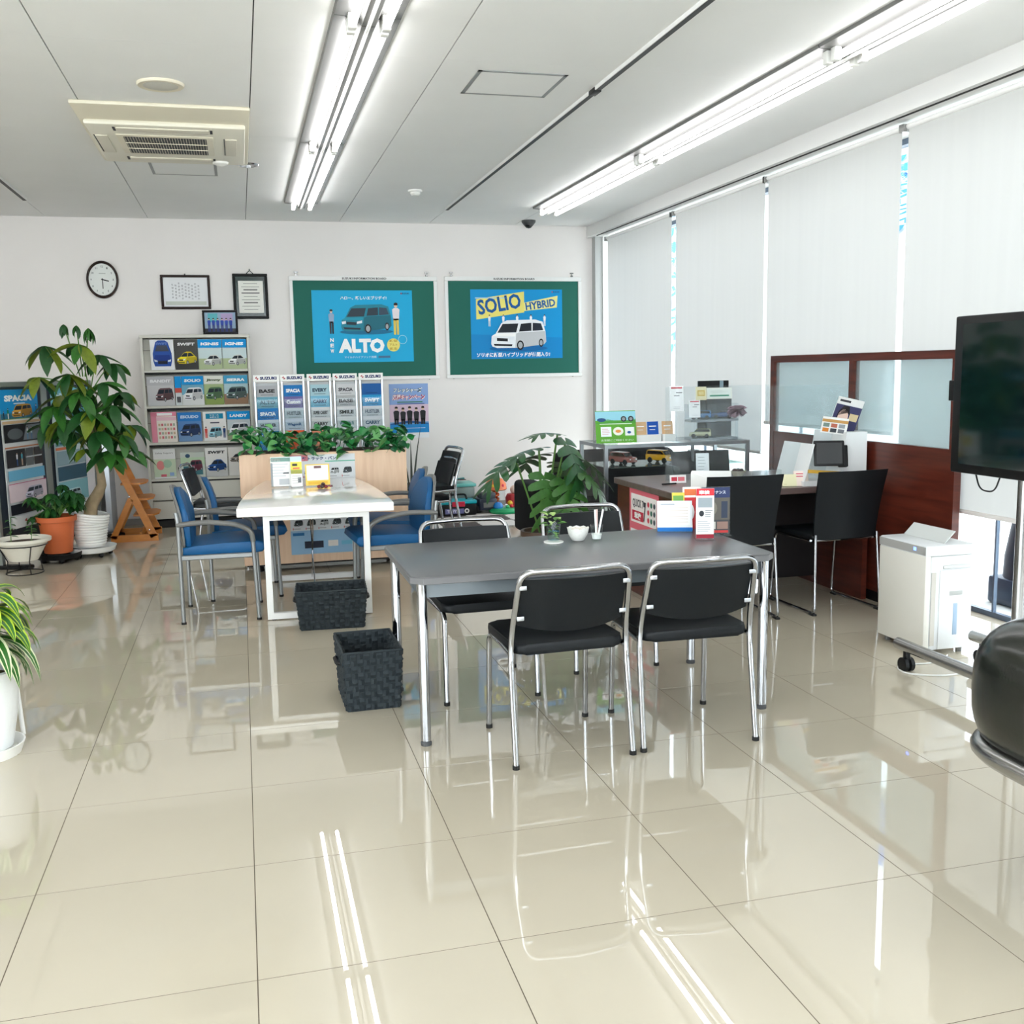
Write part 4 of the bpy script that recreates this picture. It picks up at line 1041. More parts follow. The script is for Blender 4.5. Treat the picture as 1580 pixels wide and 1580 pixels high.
# ================================================================== WHITE TABLE
RZ = ang(-2.3)
t = thing('white_table', 'glossy white boat-shaped table with white loop legs', 'table', (.425, 3.66, 0), RZ)
pts = []
half = [(.452, 0), (.448, .25), (.436, .5), (.415, .8), (.385, 1.1), (.35, 1.35), (.318, 1.57)]
poly = [(x, y) for x, y in half]+[(-x, y) for x, y in half[::-1]]
M_WTOP = mat('white_gloss', (250, 248, 244), .08, coat=.5)
b = MB(); b.prism(poly, .628, .68, None, None, .004, 2); obj('table_top', b, M_WTOP, t)
for y in (.06, 1.2):
    b = MB(); hw = .29
    q = .018
    b.box(-hw-q, -hw+q, y-q, y+q, .006, .63); b.box(hw-q, hw+q, y-q, y+q, .006, .63); b.box(-hw+q, hw-q, y-q, y+q, .006, .042); b.box(-hw+q, hw-q, y-q, y+q, .595, .628)
    obj('leg_frame', b, M_WHITE, t, smooth=False)
    for sx in (-.27, .27):
        b = MB(); b.cyl((sx, y), .016, 0, .007, 10); obj('foot_pad', b, M_RUBBER, t)
for za, zb_ in ((.02, .60), (.60, .02)):
    b = MB(); b.tube([(-.02, .06, za), (-.02, 1.2, zb_)], .004, 6); obj('brace_rod', b, M_CHROME, t)
b = MB(); b.box(-.2, .2, .06, 1.2, .605, .628); obj('under_beam', b, M_GREYP, t, smooth=False)

# ---- blue armchairs
def blue_chair(label, loc, rz):
    t = thing('armchair', label, 'chair', loc, rz, 'blue armchairs at the white table')
    hy = .235
    for s in (-1, 1):
        b = MB(); b.tube(fillet([(-.205, s*hy, .008), (-.205, s*hy, .60), (-.215, s*(hy-.005), .66)], .05), .0125, 10); obj('leg', b, M_GREYM, t)
        b = MB(); b.tube(fillet([(.225, s*hy, .008), (.21, s*hy, .49)], .02), .0125, 10); obj('leg', b, M_GREYM, t)
        b = MB(); b.tube(fillet([(-.215, s*hy, .588), (-.04, s*hy, .60), (.13, s*hy, .575), (.205, s*hy, .535), (.212, s*hy, .47)], .07, 6), .018, 10, sq=(1.15, .85)); obj('armrest', b, M_GREYP, t)
        for x in (-.205, .225):
            b = MB(); b.cyl((x, s*hy), .0145, 0, .014, 10); obj('foot_cap', b, M_RUBBER, t)
        b = MB(); b.rbox(-.2, .21, s*(hy-.005)-.01, s*(hy-.005)+.01, .378, .408, .005, 1); obj('seat_rail', b, M_GREYM, t)
    b = MB(); b.rbox(-.2, .2, -.22, .22, .385, .402, .005, 1); obj('seat_pan', b, M_GREYP, t)
    # seat cushion with waterfall front
    outl = [(-.19, .40), (.20, .40), (.262, .405), (.285, .43), (.275, .462), (.235, .475), (.05, .468), (-.12, .458), (-.19, .45)]
    b = MB(); b.prism(outl, -.225, .225, None, Matrix(((1, 0, 0, 0), (0, 0, 1, 0), (0, 1, 0, 0), (0, 0, 0, 1))), .014, 3); obj('seat', b, M_BLUE, t, sharp=50)
    # arched back cushion, curved around the sitter and leaning back
    def arch(hw, z0, z1, n=14):
        pts_ = [(-hw*.86, z0), (hw*.86, z0)]
        pts_ += [(hw, z0+.08), (hw, z0+.16)]
        for k in range(n+1):
            a = PI*k/n; pts_.append((hw*math.cos(a)*1.0, z1-.15+.15*math.sin(a)))
        pts_ += [(-hw, z0+.16), (-hw, z0+.08)]
        return pts_
    for nm, hw, z0, z1, d0, d1, mt in (('back_shell', .222, .41, .80, -.016, -.001, M_GREYP), ('back_cushion', .208, .42, .786, 0, .04, M_BLUE)):
        b = MB(); b.prism(arch(hw, z0, z1), d0, d1, None, None, .006 if 'shell' in nm else .014, 2)
        # split long spans are unnecessary: bend with vertex map
        b.v = [(-.205-.10*max(0, y-.40)+z+.9*x*x, x, y) for (x, y, z) in b.v]
        obj(nm, b, mt, t, sharp=50)
    return t
c0 = blue_chair('blue armchair nearest the viewer, left of the white table', (-.145, 4.01, 0), ang(-2))
copy_tree(c0, (-.01, 4.60, 0), ang(2), 'blue armchair left of the white table, the farther one')
copy_tree(c0, (.925, 3.97, 0), PI+ang(4), 'blue armchair right of the white table, the nearer one')
copy_tree(c0, (.985, 4.56, 0), PI-ang(3), 'blue armchair right of the white table, the farther one beside the planter')

# ---- things on the white table
TZ = .68
def stand_card(name, x, y, w, h, n, base, draw, label, cat, tilt=-ang(8), z=TZ, th=.004, foot=True):
    o = thing(name, label, cat); o.matrix_world = place_matrix(x, y, n, z+.002)
    b = MB(); b.box(-w/2, w/2, 0, h, -th, 0); f = obj('card', b, ink(base), o, rot=(tilt, 0, 0), smooth=False)
    P = Print(w, h); draw(P); p = P.obj('print', f); p.location = (-w/2, 0, 0)
    if foot:
        d = h*math.sin(-tilt)*2+.02
        b = MB(); b.box(-w/2, w/2, -.002, 0, -d, .012); b.add([(-w/2, 0, -d), (w/2, 0, -d), (w/2, h*.98*math.cos(tilt), -h*.98*math.sin(-tilt)-th), (-w/2, h*.98*math.cos(tilt), -h*.98*math.sin(-tilt)-th)], [(0, 1, 2, 3)]); obj('easel_back', b, M_ACRYL, o, smooth=False)
    return o
def d1(P):
    P.rect(.02, .84, .98, .98, (120, 160, 150)); P.rect(.02, .86, .5, .94, (226, 236, 232)); P.up(); P.lines(.1, .3, .9, .8, 5, (210, 214, 216)); P.rect(.6, .42, .9, .47, (90, 96, 100)); P.rect(.4, .05, .9, .25, (190, 194, 198)); P.rect(.0, 0, .1, .8, (150, 156, 160))
stand_card('menu_stand', .27, 4.78, .135, .2, (-.05, -1), (246, 246, 244), d1, 'white menu card with a green header standing on the white table', 'menu card')
def d2(P):
    P.rect(0, .42, 1, .82, (236, 222, 90)); P.rect(0, .42, 1, .55, (206, 226, 150)); P.rect(0, .84, 1, 1, (200, 226, 236)); P.up(); P.rect(.15, .68, .6, .76, (60, 60, 50)); P.rect(.2, .58, .8, .63, (226, 120, 90)); P.lines(.1, .08, .9, .38, 4, (200, 200, 196)); P.rect(.6, .12, .9, .3, (110, 116, 120))
stand_card('leaflet_stand', .372, 4.72, .075, .205, (0, -1), (246, 246, 242), d2, 'narrow yellow-topped leaflet standing on the white table', 'leaflet')
def d3(P):
    P.rect(.06, .24, .94, .95, (250, 250, 250)); P.up(); P.rect(.36, .80, .66, .92, (120, 90, 90)); P.lines(.12, .32, .9, .72, 6, (225, 222, 220)); P.rect(.1, .05, .9, .18, (226, 180, 60))
stand_card('notice_card', .515, 4.74, .165, .145, (0.03, -1), (244, 204, 92), d3, 'yellow-bordered notice card standing on the white table', 'notice card')
t = thing('candy_pile', 'small heap of dark red wrapped sweets on the white table', 'sweets', (.535, 4.56, TZ))
for k in range(6):
    b = MB(); a = k*1.1; b.ball((.028*math.cos(a)*(k > 0), .02*math.sin(a)*(k > 0), .012+(.016 if k == 0 else 0)), .014, 6, None, .8)
    b.add([(.03*math.cos(a)+.012, .02*math.sin(a), .012), (.03*math.cos(a)+.034, .02*math.sin(a)+.012, .02), (.03*math.cos(a)+.034, .02*math.sin(a)-.012, .006)], [(0, 1, 2)])
    obj('sweet', b, mat('sweet_red' if k % 2 else 'sweet_brown', (120, 30, 44) if k % 2 else (60, 36, 34), .3), t)

# ================================================================== WOVEN BASKETS
M_WOVEN = mat('woven_strap', (44, 51, 55), .75, spec=.25, bump=.5, bscale=220)
def basket(label, loc, rz, bx, by, tx, ty, h, nx, ny, nz, hside):
    t = thing('woven_basket', label, 'basket', loc, rz, 'dark grey woven baskets by the tables')
    th = .008
    def side(p0, p1, q0, q1, n, inward, name='woven_side'):
        p0, p1, q0, q1 = map(Vector, (p0, p1, q0, q1)); inn = Vector(inward)
        b = MB()
        b.add([p0, p1, q1, q0], [(0, 1, 2, 3)]); b.add([p0+inn*th, p1+inn*th, q1+inn*th, q0+inn*th], [(3, 2, 1, 0)])
        for i in range(n):
            for j in range(nz):
                k = (i+j) % 2
                g = .10
                u0, u1 = (i+(g if k else .02))/n, (i+1-(g if k else .02))/n; v0, v1 = (j+(.02 if k else g))/nz, (j+1-(.02 if k else g))/nz
                def W(u, v, d): a = p0.lerp(p1, u); c = q0.lerp(q1, u); return a.lerp(c, v)-inn*d
                um, vm_ = (u0+u1)/2, (v0+v1)/2
                hi = .009
                for sgn in (1, -1):
                    off = (lambda d: d if sgn > 0 else -d-th)
                    A_ = [W(u0, v0, off(.0005)), W(u1, v0, off(.0005)), W(u1, v1, off(.0005)), W(u0, v1, off(.0005))]
                    if k: C_ = [W(u0, vm_, off(hi)), W(u1, vm_, off(hi))]; b.add(A_+C_, [(0, 1, 5, 4), (4, 5, 2, 3), (0, 4, 3), (1, 2, 5)])
                    else: C_ = [W(um, v0, off(hi)), W(um, v1, off(hi))]; b.add(A_+C_, [(0, 4, 5, 3), (4, 1, 2, 5), (0, 1, 4), (3, 5, 2)])
        obj(name, b, M_WOVEN, t, sharp=60)
    B_ = [(-bx, -by, 0), (bx, -by, 0), (bx, by, 0), (-bx, by, 0)]; T_ = [(-tx, -ty, h), (tx, -ty, h), (tx, ty, h), (-tx, ty, h)]
    for i, (n, inn) in enumerate(((nx, (0, 1, 0)), (ny, (-1, 0, 0)), (nx, (0, -1, 0)), (ny, (1, 0, 0)))):
        side(B_[i], B_[(i+1) % 4], T_[i], T_[(i+1) % 4], n, inn)
    b = MB(); b.box(-bx, bx, -by, by, .002, .008); obj('bottom', b, M_WOVEN, t, smooth=False)
    b = MB(); b.tube([Vector(p)*1.0 for p in T_]+[], .006, 6, closed=True) if False else None
    for i in range(4):
        b.tube([T_[i], T_[(i+1) % 4]], .006, 6)
    obj('rim', b, M_WOVEN, t)
    for s in hside:
        x = s*(bx+(tx-bx)*.72)
        b = MB(); b.tube(fillet([(x, -.05, h*.70), (x+s*.02, -.045, h*.72), (x+s*.02, .045, h*.72), (x, .05, h*.70)], .015), .009, 8); obj('handle', b, M_BLACKP, t)
basket('dark grey woven basket on the floor at the grey table corner', (.519, 2.075, 0), ang(.5), .112, .165, .126, .184, .262, 9, 11, 9, (-1, 1))
basket('dark grey woven basket on the floor in front of the white table', (.478, 3.50, 0), ang(-4), .175, .11, .195, .135, .225, 13, 8, 8, (-1, 1))

# ================================================================== GREY MEETING TABLE
t = thing('meeting_table', 'long grey laminate table with round chrome legs', 'table', (1.385, 1.785, 0))
hx, hy, ch = .765, .40, .045
poly = [(-hx+ch, -hy), (hx-ch, -hy), (hx, -hy+ch), (hx, hy-ch), (hx-ch, hy), (-hx+ch, hy), (-hx, hy-ch), (-hx, -hy+ch)]
b = MB(); b.prism(poly, .642, .672, None, None, .007, 3); obj('table_top', b, M_GTOP, t)
b = MB(); b.prism([(x*1.001, y*1.0015) for x, y in poly], .645, .667); obj('edge_band', b, M_GEDGE, t, smooth=False)
b = MB()
for s in (-1, 1):
    b.box(-hx+.05, hx-.05, s*(hy-.055)-.01, s*(hy-.055)+.01, .585, .642); b.box(s*(hx-.05)-.01, s*(hx-.05)+.01, -hy+.05, hy-.05, .585, .642)
obj('apron', b, M_GAPRON, t, smooth=False)
for sx in (-1, 1):
    for sy in (-1, 1):
        x, y = sx*.722, sy*.357
        b = MB(); b.tube([(x, y, .02), (x, y, .642)], .0205, 16); lg = obj('leg', b, M_STEEL if False else M_CHROME, t)
        b = MB(); b.lathe([(.021, 0), (.022, .012), (.017, .018), (.017, .03)], 16, None, Matrix.Translation((x, y, 0))); obj('foot', b, mat('foot_grey', (70, 72, 74), .6), lg)

# ---- chrome visitor chairs
def chrome_chair(label, loc, rz, group='black vinyl chrome chairs at the grey table'):
    t = thing('visitor_chair', label, 'chair', loc, rz, group)     # faces +y, front feet at y=+.23
    R_ = .0115
    # one continuous back tube: rear foot, up, over, down
    def prof(s): return [(s*.23, -.235, .008), (s*.226, -.175, .40), (s*.222, -.185, .50), (s*.212, -.255, .715)]
    L_ = prof(-1); Rr = prof(1)
    path = L_[:-1]+[(-.208, -.262, .735), (0, -.292, .738), (.208, -.262, .735)]+Rr[:-1][::-1]
    path = fillet(path, .055, 6)
    b = MB(); b.tube(path, R_, 12); obj('back_tube', b, M_CHROME, t)
    for s in (-1, 1):
        b = MB(); b.tube(fillet([(s*.208, .225, .008), (s*.205, .205, .405), (s*.208, .0, .408), (s*.224, -.175, .415)], .05, 6), R_, 12); obj('front_leg', b, M_CHROME, t)
        for (x, y) in ((s*.23, -.235), (s*.208, .225)):
            b = MB(); b.cyl((x, y), .0135, 0, .016, 12); obj('foot_cap', b, M_RUBBER, t)
    for y in (.15, -.1):
        b = MB(); b.tube([(-.2, y, .405), (.2, y, .405)], .008, 8); obj('seat_support', b, M_CHROME, t)
    # seat
    pts_ = []
    for (cx, cy, r, a0) in ((.165, .18, .05, 0), (-.165, .18, .05, PI/2), (-.17, -.15, .045, PI), (.17, -.15, .045, 1.5*PI)):
        for k in range(6): a = a0+PI/2*k/5; pts_.append((cx+r*math.cos(a), cy+r*math.sin(a)))
    b = MB(); b.prism(pts_, .412, .452, None, None, .014, 3)
    b.v = [(x, y, z+.02*(abs(x)/.2)**2*(z > .43)*0-.03*max(0, y-.12)*2*(1)) for x, y, z in b.v]
    obj('seat', b, M_VINYL, t, sharp=50)
    # curved backrest panel
    def bp(u, v, d):
        x = (u-.5)*.404; zt = .705; zb = .525-.03*(1-(2*u-1)**2)
        z = zb+(zt-zb)*v
        y = -.185-(z-.50)*.325-.034*(1-(2*u-1)**2)+.006+d
        return (x, y, z)
    b = MB(); n, m_ = 12, 5
    b.grid(lambda u, v: bp(u, v, .016), n, m_); b.grid(lambda u, v: bp(1-u, v, -.004), n, m_)
    for v in (0, 1): b.grid(lambda u, w_: bp(u, v, -.004+.02*w_), n, 1)
    for u in (0, 1): b.grid(lambda w_, v: bp(u, v, -.004+.02*w_), 1, m_)
    obj('backrest', b, M_VINYL, t, sharp=50)
    for s in (-1, 1):
        for z in (.555, .675):
            y = -.185-(z-.5)*.325-.008
            b = MB(); b.rbox(min(s*.184, s*.212), max(s*.184, s*.212), y-.006, y-.002, z-.008, z+.008, .002, 2); obj('bracket', b, M_ALU, t)
    return t
v0 = chrome_chair('black chrome chair on the near side of the grey table, the left one', (1.158, 1.325, 0), ang(1.5))
copy_tree(v0, (1.68, 1.335, 0), ang(-2), 'black chrome chair on the near side of the grey table, the right one')
copy_tree(v0, (1.035, 2.10, 0), PI+ang(1.5), 'black chrome chair on the far side of the grey table, the left one')
copy_tree(v0, (1.715, 2.37, 0), PI+ang(2), 'black chrome chair on the far side of the grey table, the right one')
copy_tree(v0, (-.17, 6.1, 0), -PI/2+ang(-8), 'black chrome chair standing in front of the brochure rack', 'spare black chrome chairs')
copy_tree(v0, (1.40, 5.82, 0), PI/2+ang(8), 'black chrome chair by the planter end, lower of the stacked pair', 'spare black chrome chairs')
s2 = copy_tree(v0, (1.44, 5.80, .085), PI/2+ang(8), 'black chrome chair by the planter end, upper of the stacked pair', 'spare black chrome chairs')

# ---- things on the grey table
GZ = .672
t = thing('glass_vase', 'glass tumbler with pale green cuttings on a white coaster', 'vase', (1.362, 1.985, GZ))
b = MB(); b.lathe([(1e-5, .0), (.045, .0), (.045, .004), (1e-5, .004)], 24); obj('coaster', b, M_WPLAST, t)
b = MB(); b.lathe([(.026, .005), (.034, .085), (.0325, .085), (.0245, .010), (1e-5, .010)], 24); obj('glass', b, M_CLEAR, t)
b = MB(); b.lathe([(1e-5, .012), (.024, .012), (.0285, .05), (1e-5, .05)], 20); obj('water', b, glass_mat('water', (240, 250, 242)), t)
rnd = random.Random(21); lm = [leaf_mesh('cutting_leaf', mt, .042, .015, .6, .25, 4, base=.4) for mt in (green('pale_leaf', (166, 196, 118)), green('cutting_green', (92, 150, 60)))]
for k in range(34):
    a = rnd.uniform(0, 2*PI); z = rnd.uniform(.02, .135); r = .01 if z < .08 else .028
    put('leaf', rnd.choice(lm), t, aim((r*math.cos(a), r*math.sin(a), z), (math.cos(a), math.sin(a), rnd.uniform(-.2, .8)), 0, (.45 if z < .08 else rnd.uniform(.7, 1.1))))
t = thing('candy_bowl', 'white scalloped glass bowl of sweets in the middle of the grey table', 'bowl', (1.478, 1.985, GZ))
b = MB(); n = 36; prof = [(.022, 0), (.03, .004), (.044, .03), (.05, .06), (.0475, .06), (.041, .03), (.026, .008), (1e-5, .008)]
b.lathe(prof, n); b.v = [(x, y, z+(.0028*math.cos(9*math.atan2(y, x)) if z > .05 else 0)) for x, y, z in b.v]
obj('bowl', b, mat('bowl_white', (236, 236, 230), .15, noise=.06, nscale=90), t)
for k in range(9):
    a = k*2.4; b = MB(); b.ball((.024*math.cos(a)*(k > 0), .024*math.sin(a)*(k > 0), .046), .014, 6); obj('sweet', b, mat('sweet_white' if k % 2 else 'sweet_cream', (240, 238, 232) if k % 2 else (226, 220, 206), .3), t)
t = thing('pen_glass', 'small glass holding white straws beside the candy bowl', 'glass', (1.56, 1.965, GZ))
b = MB(); b.lathe([(.023, 0), (.030, .07), (.0285, .07), (.0215, .006), (1e-5, .006)], 24); obj('glass', b, M_CLEAR, t)
b = MB(); b.lathe([(1e-5, .008), (.020, .008), (.024, .03), (1e-5, .034)], 16); obj('filling', b, M_WPLAST, t)
for (dx, dy, c) in ((-.006, .0, (244, 240, 236)), (.004, .01, (238, 206, 200)), (.026, .0, (240, 240, 240))):
    b = MB(); b.tube([(dx*.2, dy*.3, .01), (dx*1.2, dy, .14)], .0045, 8); obj('straw', b, ink(c), t)
def dcal(P):
    P.rect(.06, .2, .94, .94, (250, 250, 248)); P.rect(0, 0, 1, .13, (20, 110, 190)); P.up(); P.lines(.12, .26, .88, .82, 6, (226, 214, 206), .2, False); P.rect(.1, .86, .5, .9, (180, 190, 200))
stand_card('desk_calendar', 1.985, 2.06, .165, .15, (-.35, -.94), (236, 240, 244), dcal, 'white desk calendar with a blue base on the grey table', 'calendar', tilt=-ang(22), z=GZ)
def tsign(x, y, w, h, nrm, draw, base, label):
    t = thing('sign_holder', label, 'sign holder'); t.matrix_world = place_matrix(x, y, nrm, GZ+.001)
    b = MB(); b.box(-w/2, w/2, .004, h, -.003, .003); obj('acrylic_panel', b, M_ACRYL, t, smooth=False)
    b = MB(); b.box(-w/2, w/2, 0, .004, -.04, .04); obj('acrylic_base', b, M_ACRYL, t, smooth=False)
    b = MB(); b.box(-w/2+.003, w/2-.003, .008, h-.003, -.002, .0034); pg = obj('insert', b, ink(base), t, smooth=False)
    P = Print(w-.006, h-.011); P.L = 7; draw(P); p = P.obj('print', pg); p.location = (-w/2+.003, .008, .0)
def ds1(P):
    P.rect(0, .86, 1, 1, (214, 50, 60)); P.rect(0, 0, 1, .08, (150, 30, 50)); P.up(); P.rect(.1, .62, .9, .82, (150, 160, 166)); P.text('車検', .15, .885, .6, .08, W_, .04); P.ell(.3, .5, .14, .06, (40, 44, 50)); P.lines(.5, .42, .95, .58, 4, (120, 124, 128)); P.lines(.08, .12, .92, .36, 6, (176, 180, 184))
tsign(2.015, 1.80, .085, .235, (-.3, -1), ds1, (238, 236, 234), 'acrylic sign holder with a red and white insert on the grey table')
def ds2(P):
    P.rect(0, .78, 1, 1, (40, 54, 96)); P.rect(.0, .3, 1, .78, (96, 92, 86)); P.up(); P.text('メンテナンス', .1, .86, .75, .07, (220, 224, 236), .02); P.ell(.35, .55, .2, .16, (130, 124, 112)); P.rect(.7, .34, .92, .7, (50, 60, 80)); P.rect(.06, .1, .5, .26, (200, 196, 188)); P.rect(.55, .1, .94, .26, (150, 120, 110)); P.rect(.05, .02, .95, .07, (200, 60, 60))
tsign(2.115, 1.90, .135, .225, (-.25, -1), ds2, (70, 70, 74), 'acrylic sign holder with a dark photo insert on the grey table')
def dl(P): P.rect(0, .5, 1, 1, (236, 214, 90)); P.up(); P.ell(.4, .4, .3, .2, (226, 150, 80)); P.rect(.1, .75, .9, .92, (120, 176, 90))
stand_card('leaflet', 2.03, 2.12, .06, .175, (-.3, -1), (226, 226, 190), dl, 'yellow and green leaflet behind the calendar on the grey table', 'leaflet', z=GZ)
def dl2(P): P.rect(0, .0, 1, .75, (214, 60, 66)); P.rect(0, .75, 1, 1, (244, 240, 236)); P.up(); P.rect(.1, .8, .8, .95, (230, 120, 70)); P.ell(.4, .4, .25, .2, W_)
stand_card('leaflet', 2.095, 2.11, .085, .2, (-.3, -1), (236, 120, 110), dl2, 'red and white leaflet between the two acrylic sign holders', 'leaflet', z=GZ)

# ================================================================== CONSULTATION DESK
DZ = .72
t = thing('consultation_desk', 'dark brown consultation desk with a wooden end panel', 'desk', (0, 0, 0))
b = MB(); b.rbox(2.42, 3.715, 3.06, 4.06, .68, DZ, .004, 1); obj('desk_top', b, M_DESK, t)
b = MB(); b.box(2.44, 2.475, 3.10, 4.04, 0, .68); obj('end_panel', b, M_WALNUT, t, smooth=False)
b = MB(); b.box(3.675, 3.71, 3.08, 4.04, 0, .68); obj('end_panel', b, M_WALNUT, t, smooth=False)
b = MB(); b.box(2.475, 3.675, 3.62, 3.65, .05, .68); obj('modesty_panel', b, mat('modesty_black', (26, 22, 24), .4), t, smooth=False)
w, h = .48, .38
o = sheet('poster', w, h, ink((226, 110, 126)), 'pink and white poster on the wooden end panel of the desk', 'poster', place_matrix(2.436, 3.81, (-1, 0), .305))
P = Print(w, h); P.rect(.06, .42, .94, .9, (246, 240, 238)); P.rect(.04, .03, .96, .30, (240, 240, 242)); P.up()
P.text('QUICK 7', .12, .66, .38, .16, (60, 60, 70), .03); P.rect(.1, .46, .5, .62, (200, 40, 70)); P.up(); P.text('車検', .18, .48, .24, .12, W_, .05); P.text('7', .5, .46, .09, .34, (60, 60, 70), .05)
for k in range(9): P.ell(.67+(k % 3)*.1, .52+(k//3)*.13, .035, .045, ((214, 60, 80), (60, 120, 100), (70, 76, 90))[k % 3])
for k in range(3): P.rect(.1+k*.3, .06, .3+k*.3, .24, ((40, 44, 54), (200, 60, 80), (170, 176, 184))[k])
P.obj('print', o)
# acrylic screens on the desk
for (p0, p1, yy, lab) in ((2.62, 3.34, 3.66, 'clear acrylic droplet screen on the desk, the left one'), (3.10, 3.66, 3.25, 'clear acrylic droplet screen on the desk, the right one beside the tablet')):
    t = thing('acrylic_screen', lab, 'screen', ((p0+p1)/2, yy, DZ)); hw = (p1-p0)/2
    b = MB(); b.box(-hw, hw, -.0015, .0015, .004, .60); obj('sheet', b, M_ACRYL, t, smooth=False)
    for fx in (-hw+.05, hw-.056):
        b = MB(); b.box(fx, fx+.006, -.1, .1, 0, .10); obj('foot', b, M_ACRYL, t, smooth=False)
# small signs on the desk
def dsig(P): P.rect(.1, .25, .45, .75, (210, 60, 80)); P.rect(.5, .25, .9, .75, (226, 120, 130))
stand_card('desk_sign', 2.66, 3.55, .105, .05, (-.15, -1), (246, 242, 242), dsig, 'small white sign with red characters on the desk corner', 'sign', z=DZ)
t = thing('pen', 'dark pen lying on the desk beside the small sign', 'pen', (2.58, 3.50, DZ))
b = MB(); b.tube([(-.05, 0, .005), (.045, .01, .005), (.05, .0105, .005)], .0045, 8); obj('barrel', b, M_BLACKP, t)
def dtext(P): P.lines(.15, .3, .8, .9, 5, (190, 194, 196), .25)
stand_card('info_card', 2.91, 3.72, .085, .165, (-.2, -1), (244, 244, 244), dtext, 'tall white card standing on the desk near the chair', 'card', z=DZ)
t = thing('sweets_bowl', 'small cream dish of brown sweets on the desk', 'bowl', (3.20, 3.80, DZ))
b = MB(); b.lathe([(.03, 0), (.055, .035), (.052, .035), (.03, .006), (1e-5, .006)], 24); obj('dish', b, M_CREAM, t)
for k in range(6):
    a = k*1.05; b = MB(); b.ball((.026*math.cos(a), .026*math.sin(a), .034), .016, 6); obj('sweet', b, mat('sweet_choc', (62, 36, 32), .35), t)
# leaning folder of documents near the desk's front corner
t = thing('document_tray', 'white document folder tray slanting at the desk front corner', 'folder tray', (2.73, 3.22, DZ), ang(-28))
b = MB(); b.prism([(-.12, 0), (.12, 0), (.12, .02), (-.12, .10)], -.05, .05, None, Matrix(((1, 0, 0, 0), (0, 0, 1, 0), (0, 1, 0, 0), (0, 0, 0, 1)))); obj('tray', b, M_WPLAST, t, smooth=False)
b = MB()
for k in range(4): b.box(-.115, .115, -.042+k*.022, -.040+k*.022, .02, .11-.008*k)
obj('papers', b, M_PAPER, t, smooth=False)

# white counter display with tablet and leaflets, at the partition end of the desk
t = thing('counter_display', 'white counter display box with a slanted front on the desk', 'display stand', (0, 0, 0))
b = MB(); b.prism([(3.50, DZ), (3.70, DZ), (3.70, 1.035), (3.56, 1.035)], 3.10, 3.46, None, Matrix(((1, 0, 0, 0), (0, 0, 1, 0), (0, 1, 0, 0), (0, 0, 0, 1)))); obj('box', b, mat('display_white', (232, 234, 234), .4), t, smooth=False)
b = MB(); b.add([(3.28, 3.10, DZ+.03), (3.28, 3.45, DZ+.03), (3.34, 3.45, .97), (3.34, 3.10, .97), (3.285, 3.10, DZ+.03), (3.285, 3.45, DZ+.03), (3.345, 3.45, .97), (3.345, 3.10, .97)], [(0, 1, 2, 3), (7, 6, 5, 4), (0, 3, 7, 4), (1, 5, 6, 2), (3, 2, 6, 7)]); b.box(3.27, 3.52, 3.09, 3.46, DZ, DZ+.03); obj('ledge', b, mat('display_white', (232, 234, 234), .4), t, smooth=False)
b = MB(); b.prism([(3.30, .80), (3.52, .78), (3.52, .80), (3.30, .82)], 3.088, 3.098, None, Matrix(((1, 0, 0, 0), (0, 0, 1, 0), (0, 1, 0, 0), (0, 0, 0, 1)))); obj('yellow_stripe', b, ink((222, 176, 70)), t, smooth=False)
t = thing('tablet', 'black tablet display propped on the white counter display', 'tablet'); t.matrix_world = place_matrix(3.43, 3.07, (-.35, -1), .84, ang(14))
b = MB(); b.rbox(-.09, .09, 0, .155, -.02, 0, .006, 2); obj('body', b, M_BLACKP, t)
b = MB(); b.box(-.075, .075, .014, .14, 0, .001); obj('screen', b, mat('tablet_screen', (22, 26, 30), .35), t, smooth=False)
b = MB(); b.rbox(.06, .115, -.002, .13, -.06, -.022, .006, 2); obj('holder', b, M_BLACKP, t)
def dnp(P):
    P.rect(0, .82, 1, 1, (226, 226, 224)); P.rect(0, .1, 1, .8, (60, 60, 96)); P.up(); P.ell(.38, .45, .2, .24, (232, 200, 184)); P.poly([(.1, .1), (.16, .6), (.3, .78), (.52, .78), (.62, .55), (.5, .6), (.2, .5)], (30, 26, 30)); P.rect(.62, .4, .95, .6, (210, 190, 150)); P.rect(.08, .88, .5, .94, (60, 60, 66))
o = thing('magazine', 'magazine with a portrait cover leaning above the white display', 'magazine'); o.matrix_world = place_matrix(3.50, 3.22, (-.30, -1), 1.04, ang(-14)) @ Matrix.Rotation(ang(-14), 4, 'Z')
b = MB(); b.box(0, .16, 0, .225, -.008, 0); f = obj('cover', b, ink((214, 214, 214)), o, smooth=False); P = Print(.16, .225); dnp(P); P.obj('print', f)
def dfl(P):
    P.rect(0, .68, 1, .86, (196, 150, 90)); P.up()
    for k in range(6): P.rect(.06+(k % 3)*.3, .08+(k//3)*.3, .3+(k % 3)*.3, .32+(k//3)*.3, ((214, 130, 50), (60, 64, 70), (110, 114, 120), (120, 140, 130), (190, 110, 90), (150, 156, 160))[k])
o = thing('leaflet', 'white product leaflet with small pictures in front of the portrait magazine', 'leaflet'); o.matrix_world = place_matrix(3.42, 3.17, (-.25, -1), 1.037, ang(-8)) @ Matrix.Rotation(ang(-8), 4, 'Z')
b = MB(); b.box(0, .16, 0, .10, -.003, 0); f = obj('page', b, ink((236, 236, 234)), o, smooth=False); P = Print(.16, .1); dfl(P); P.obj('print', f)
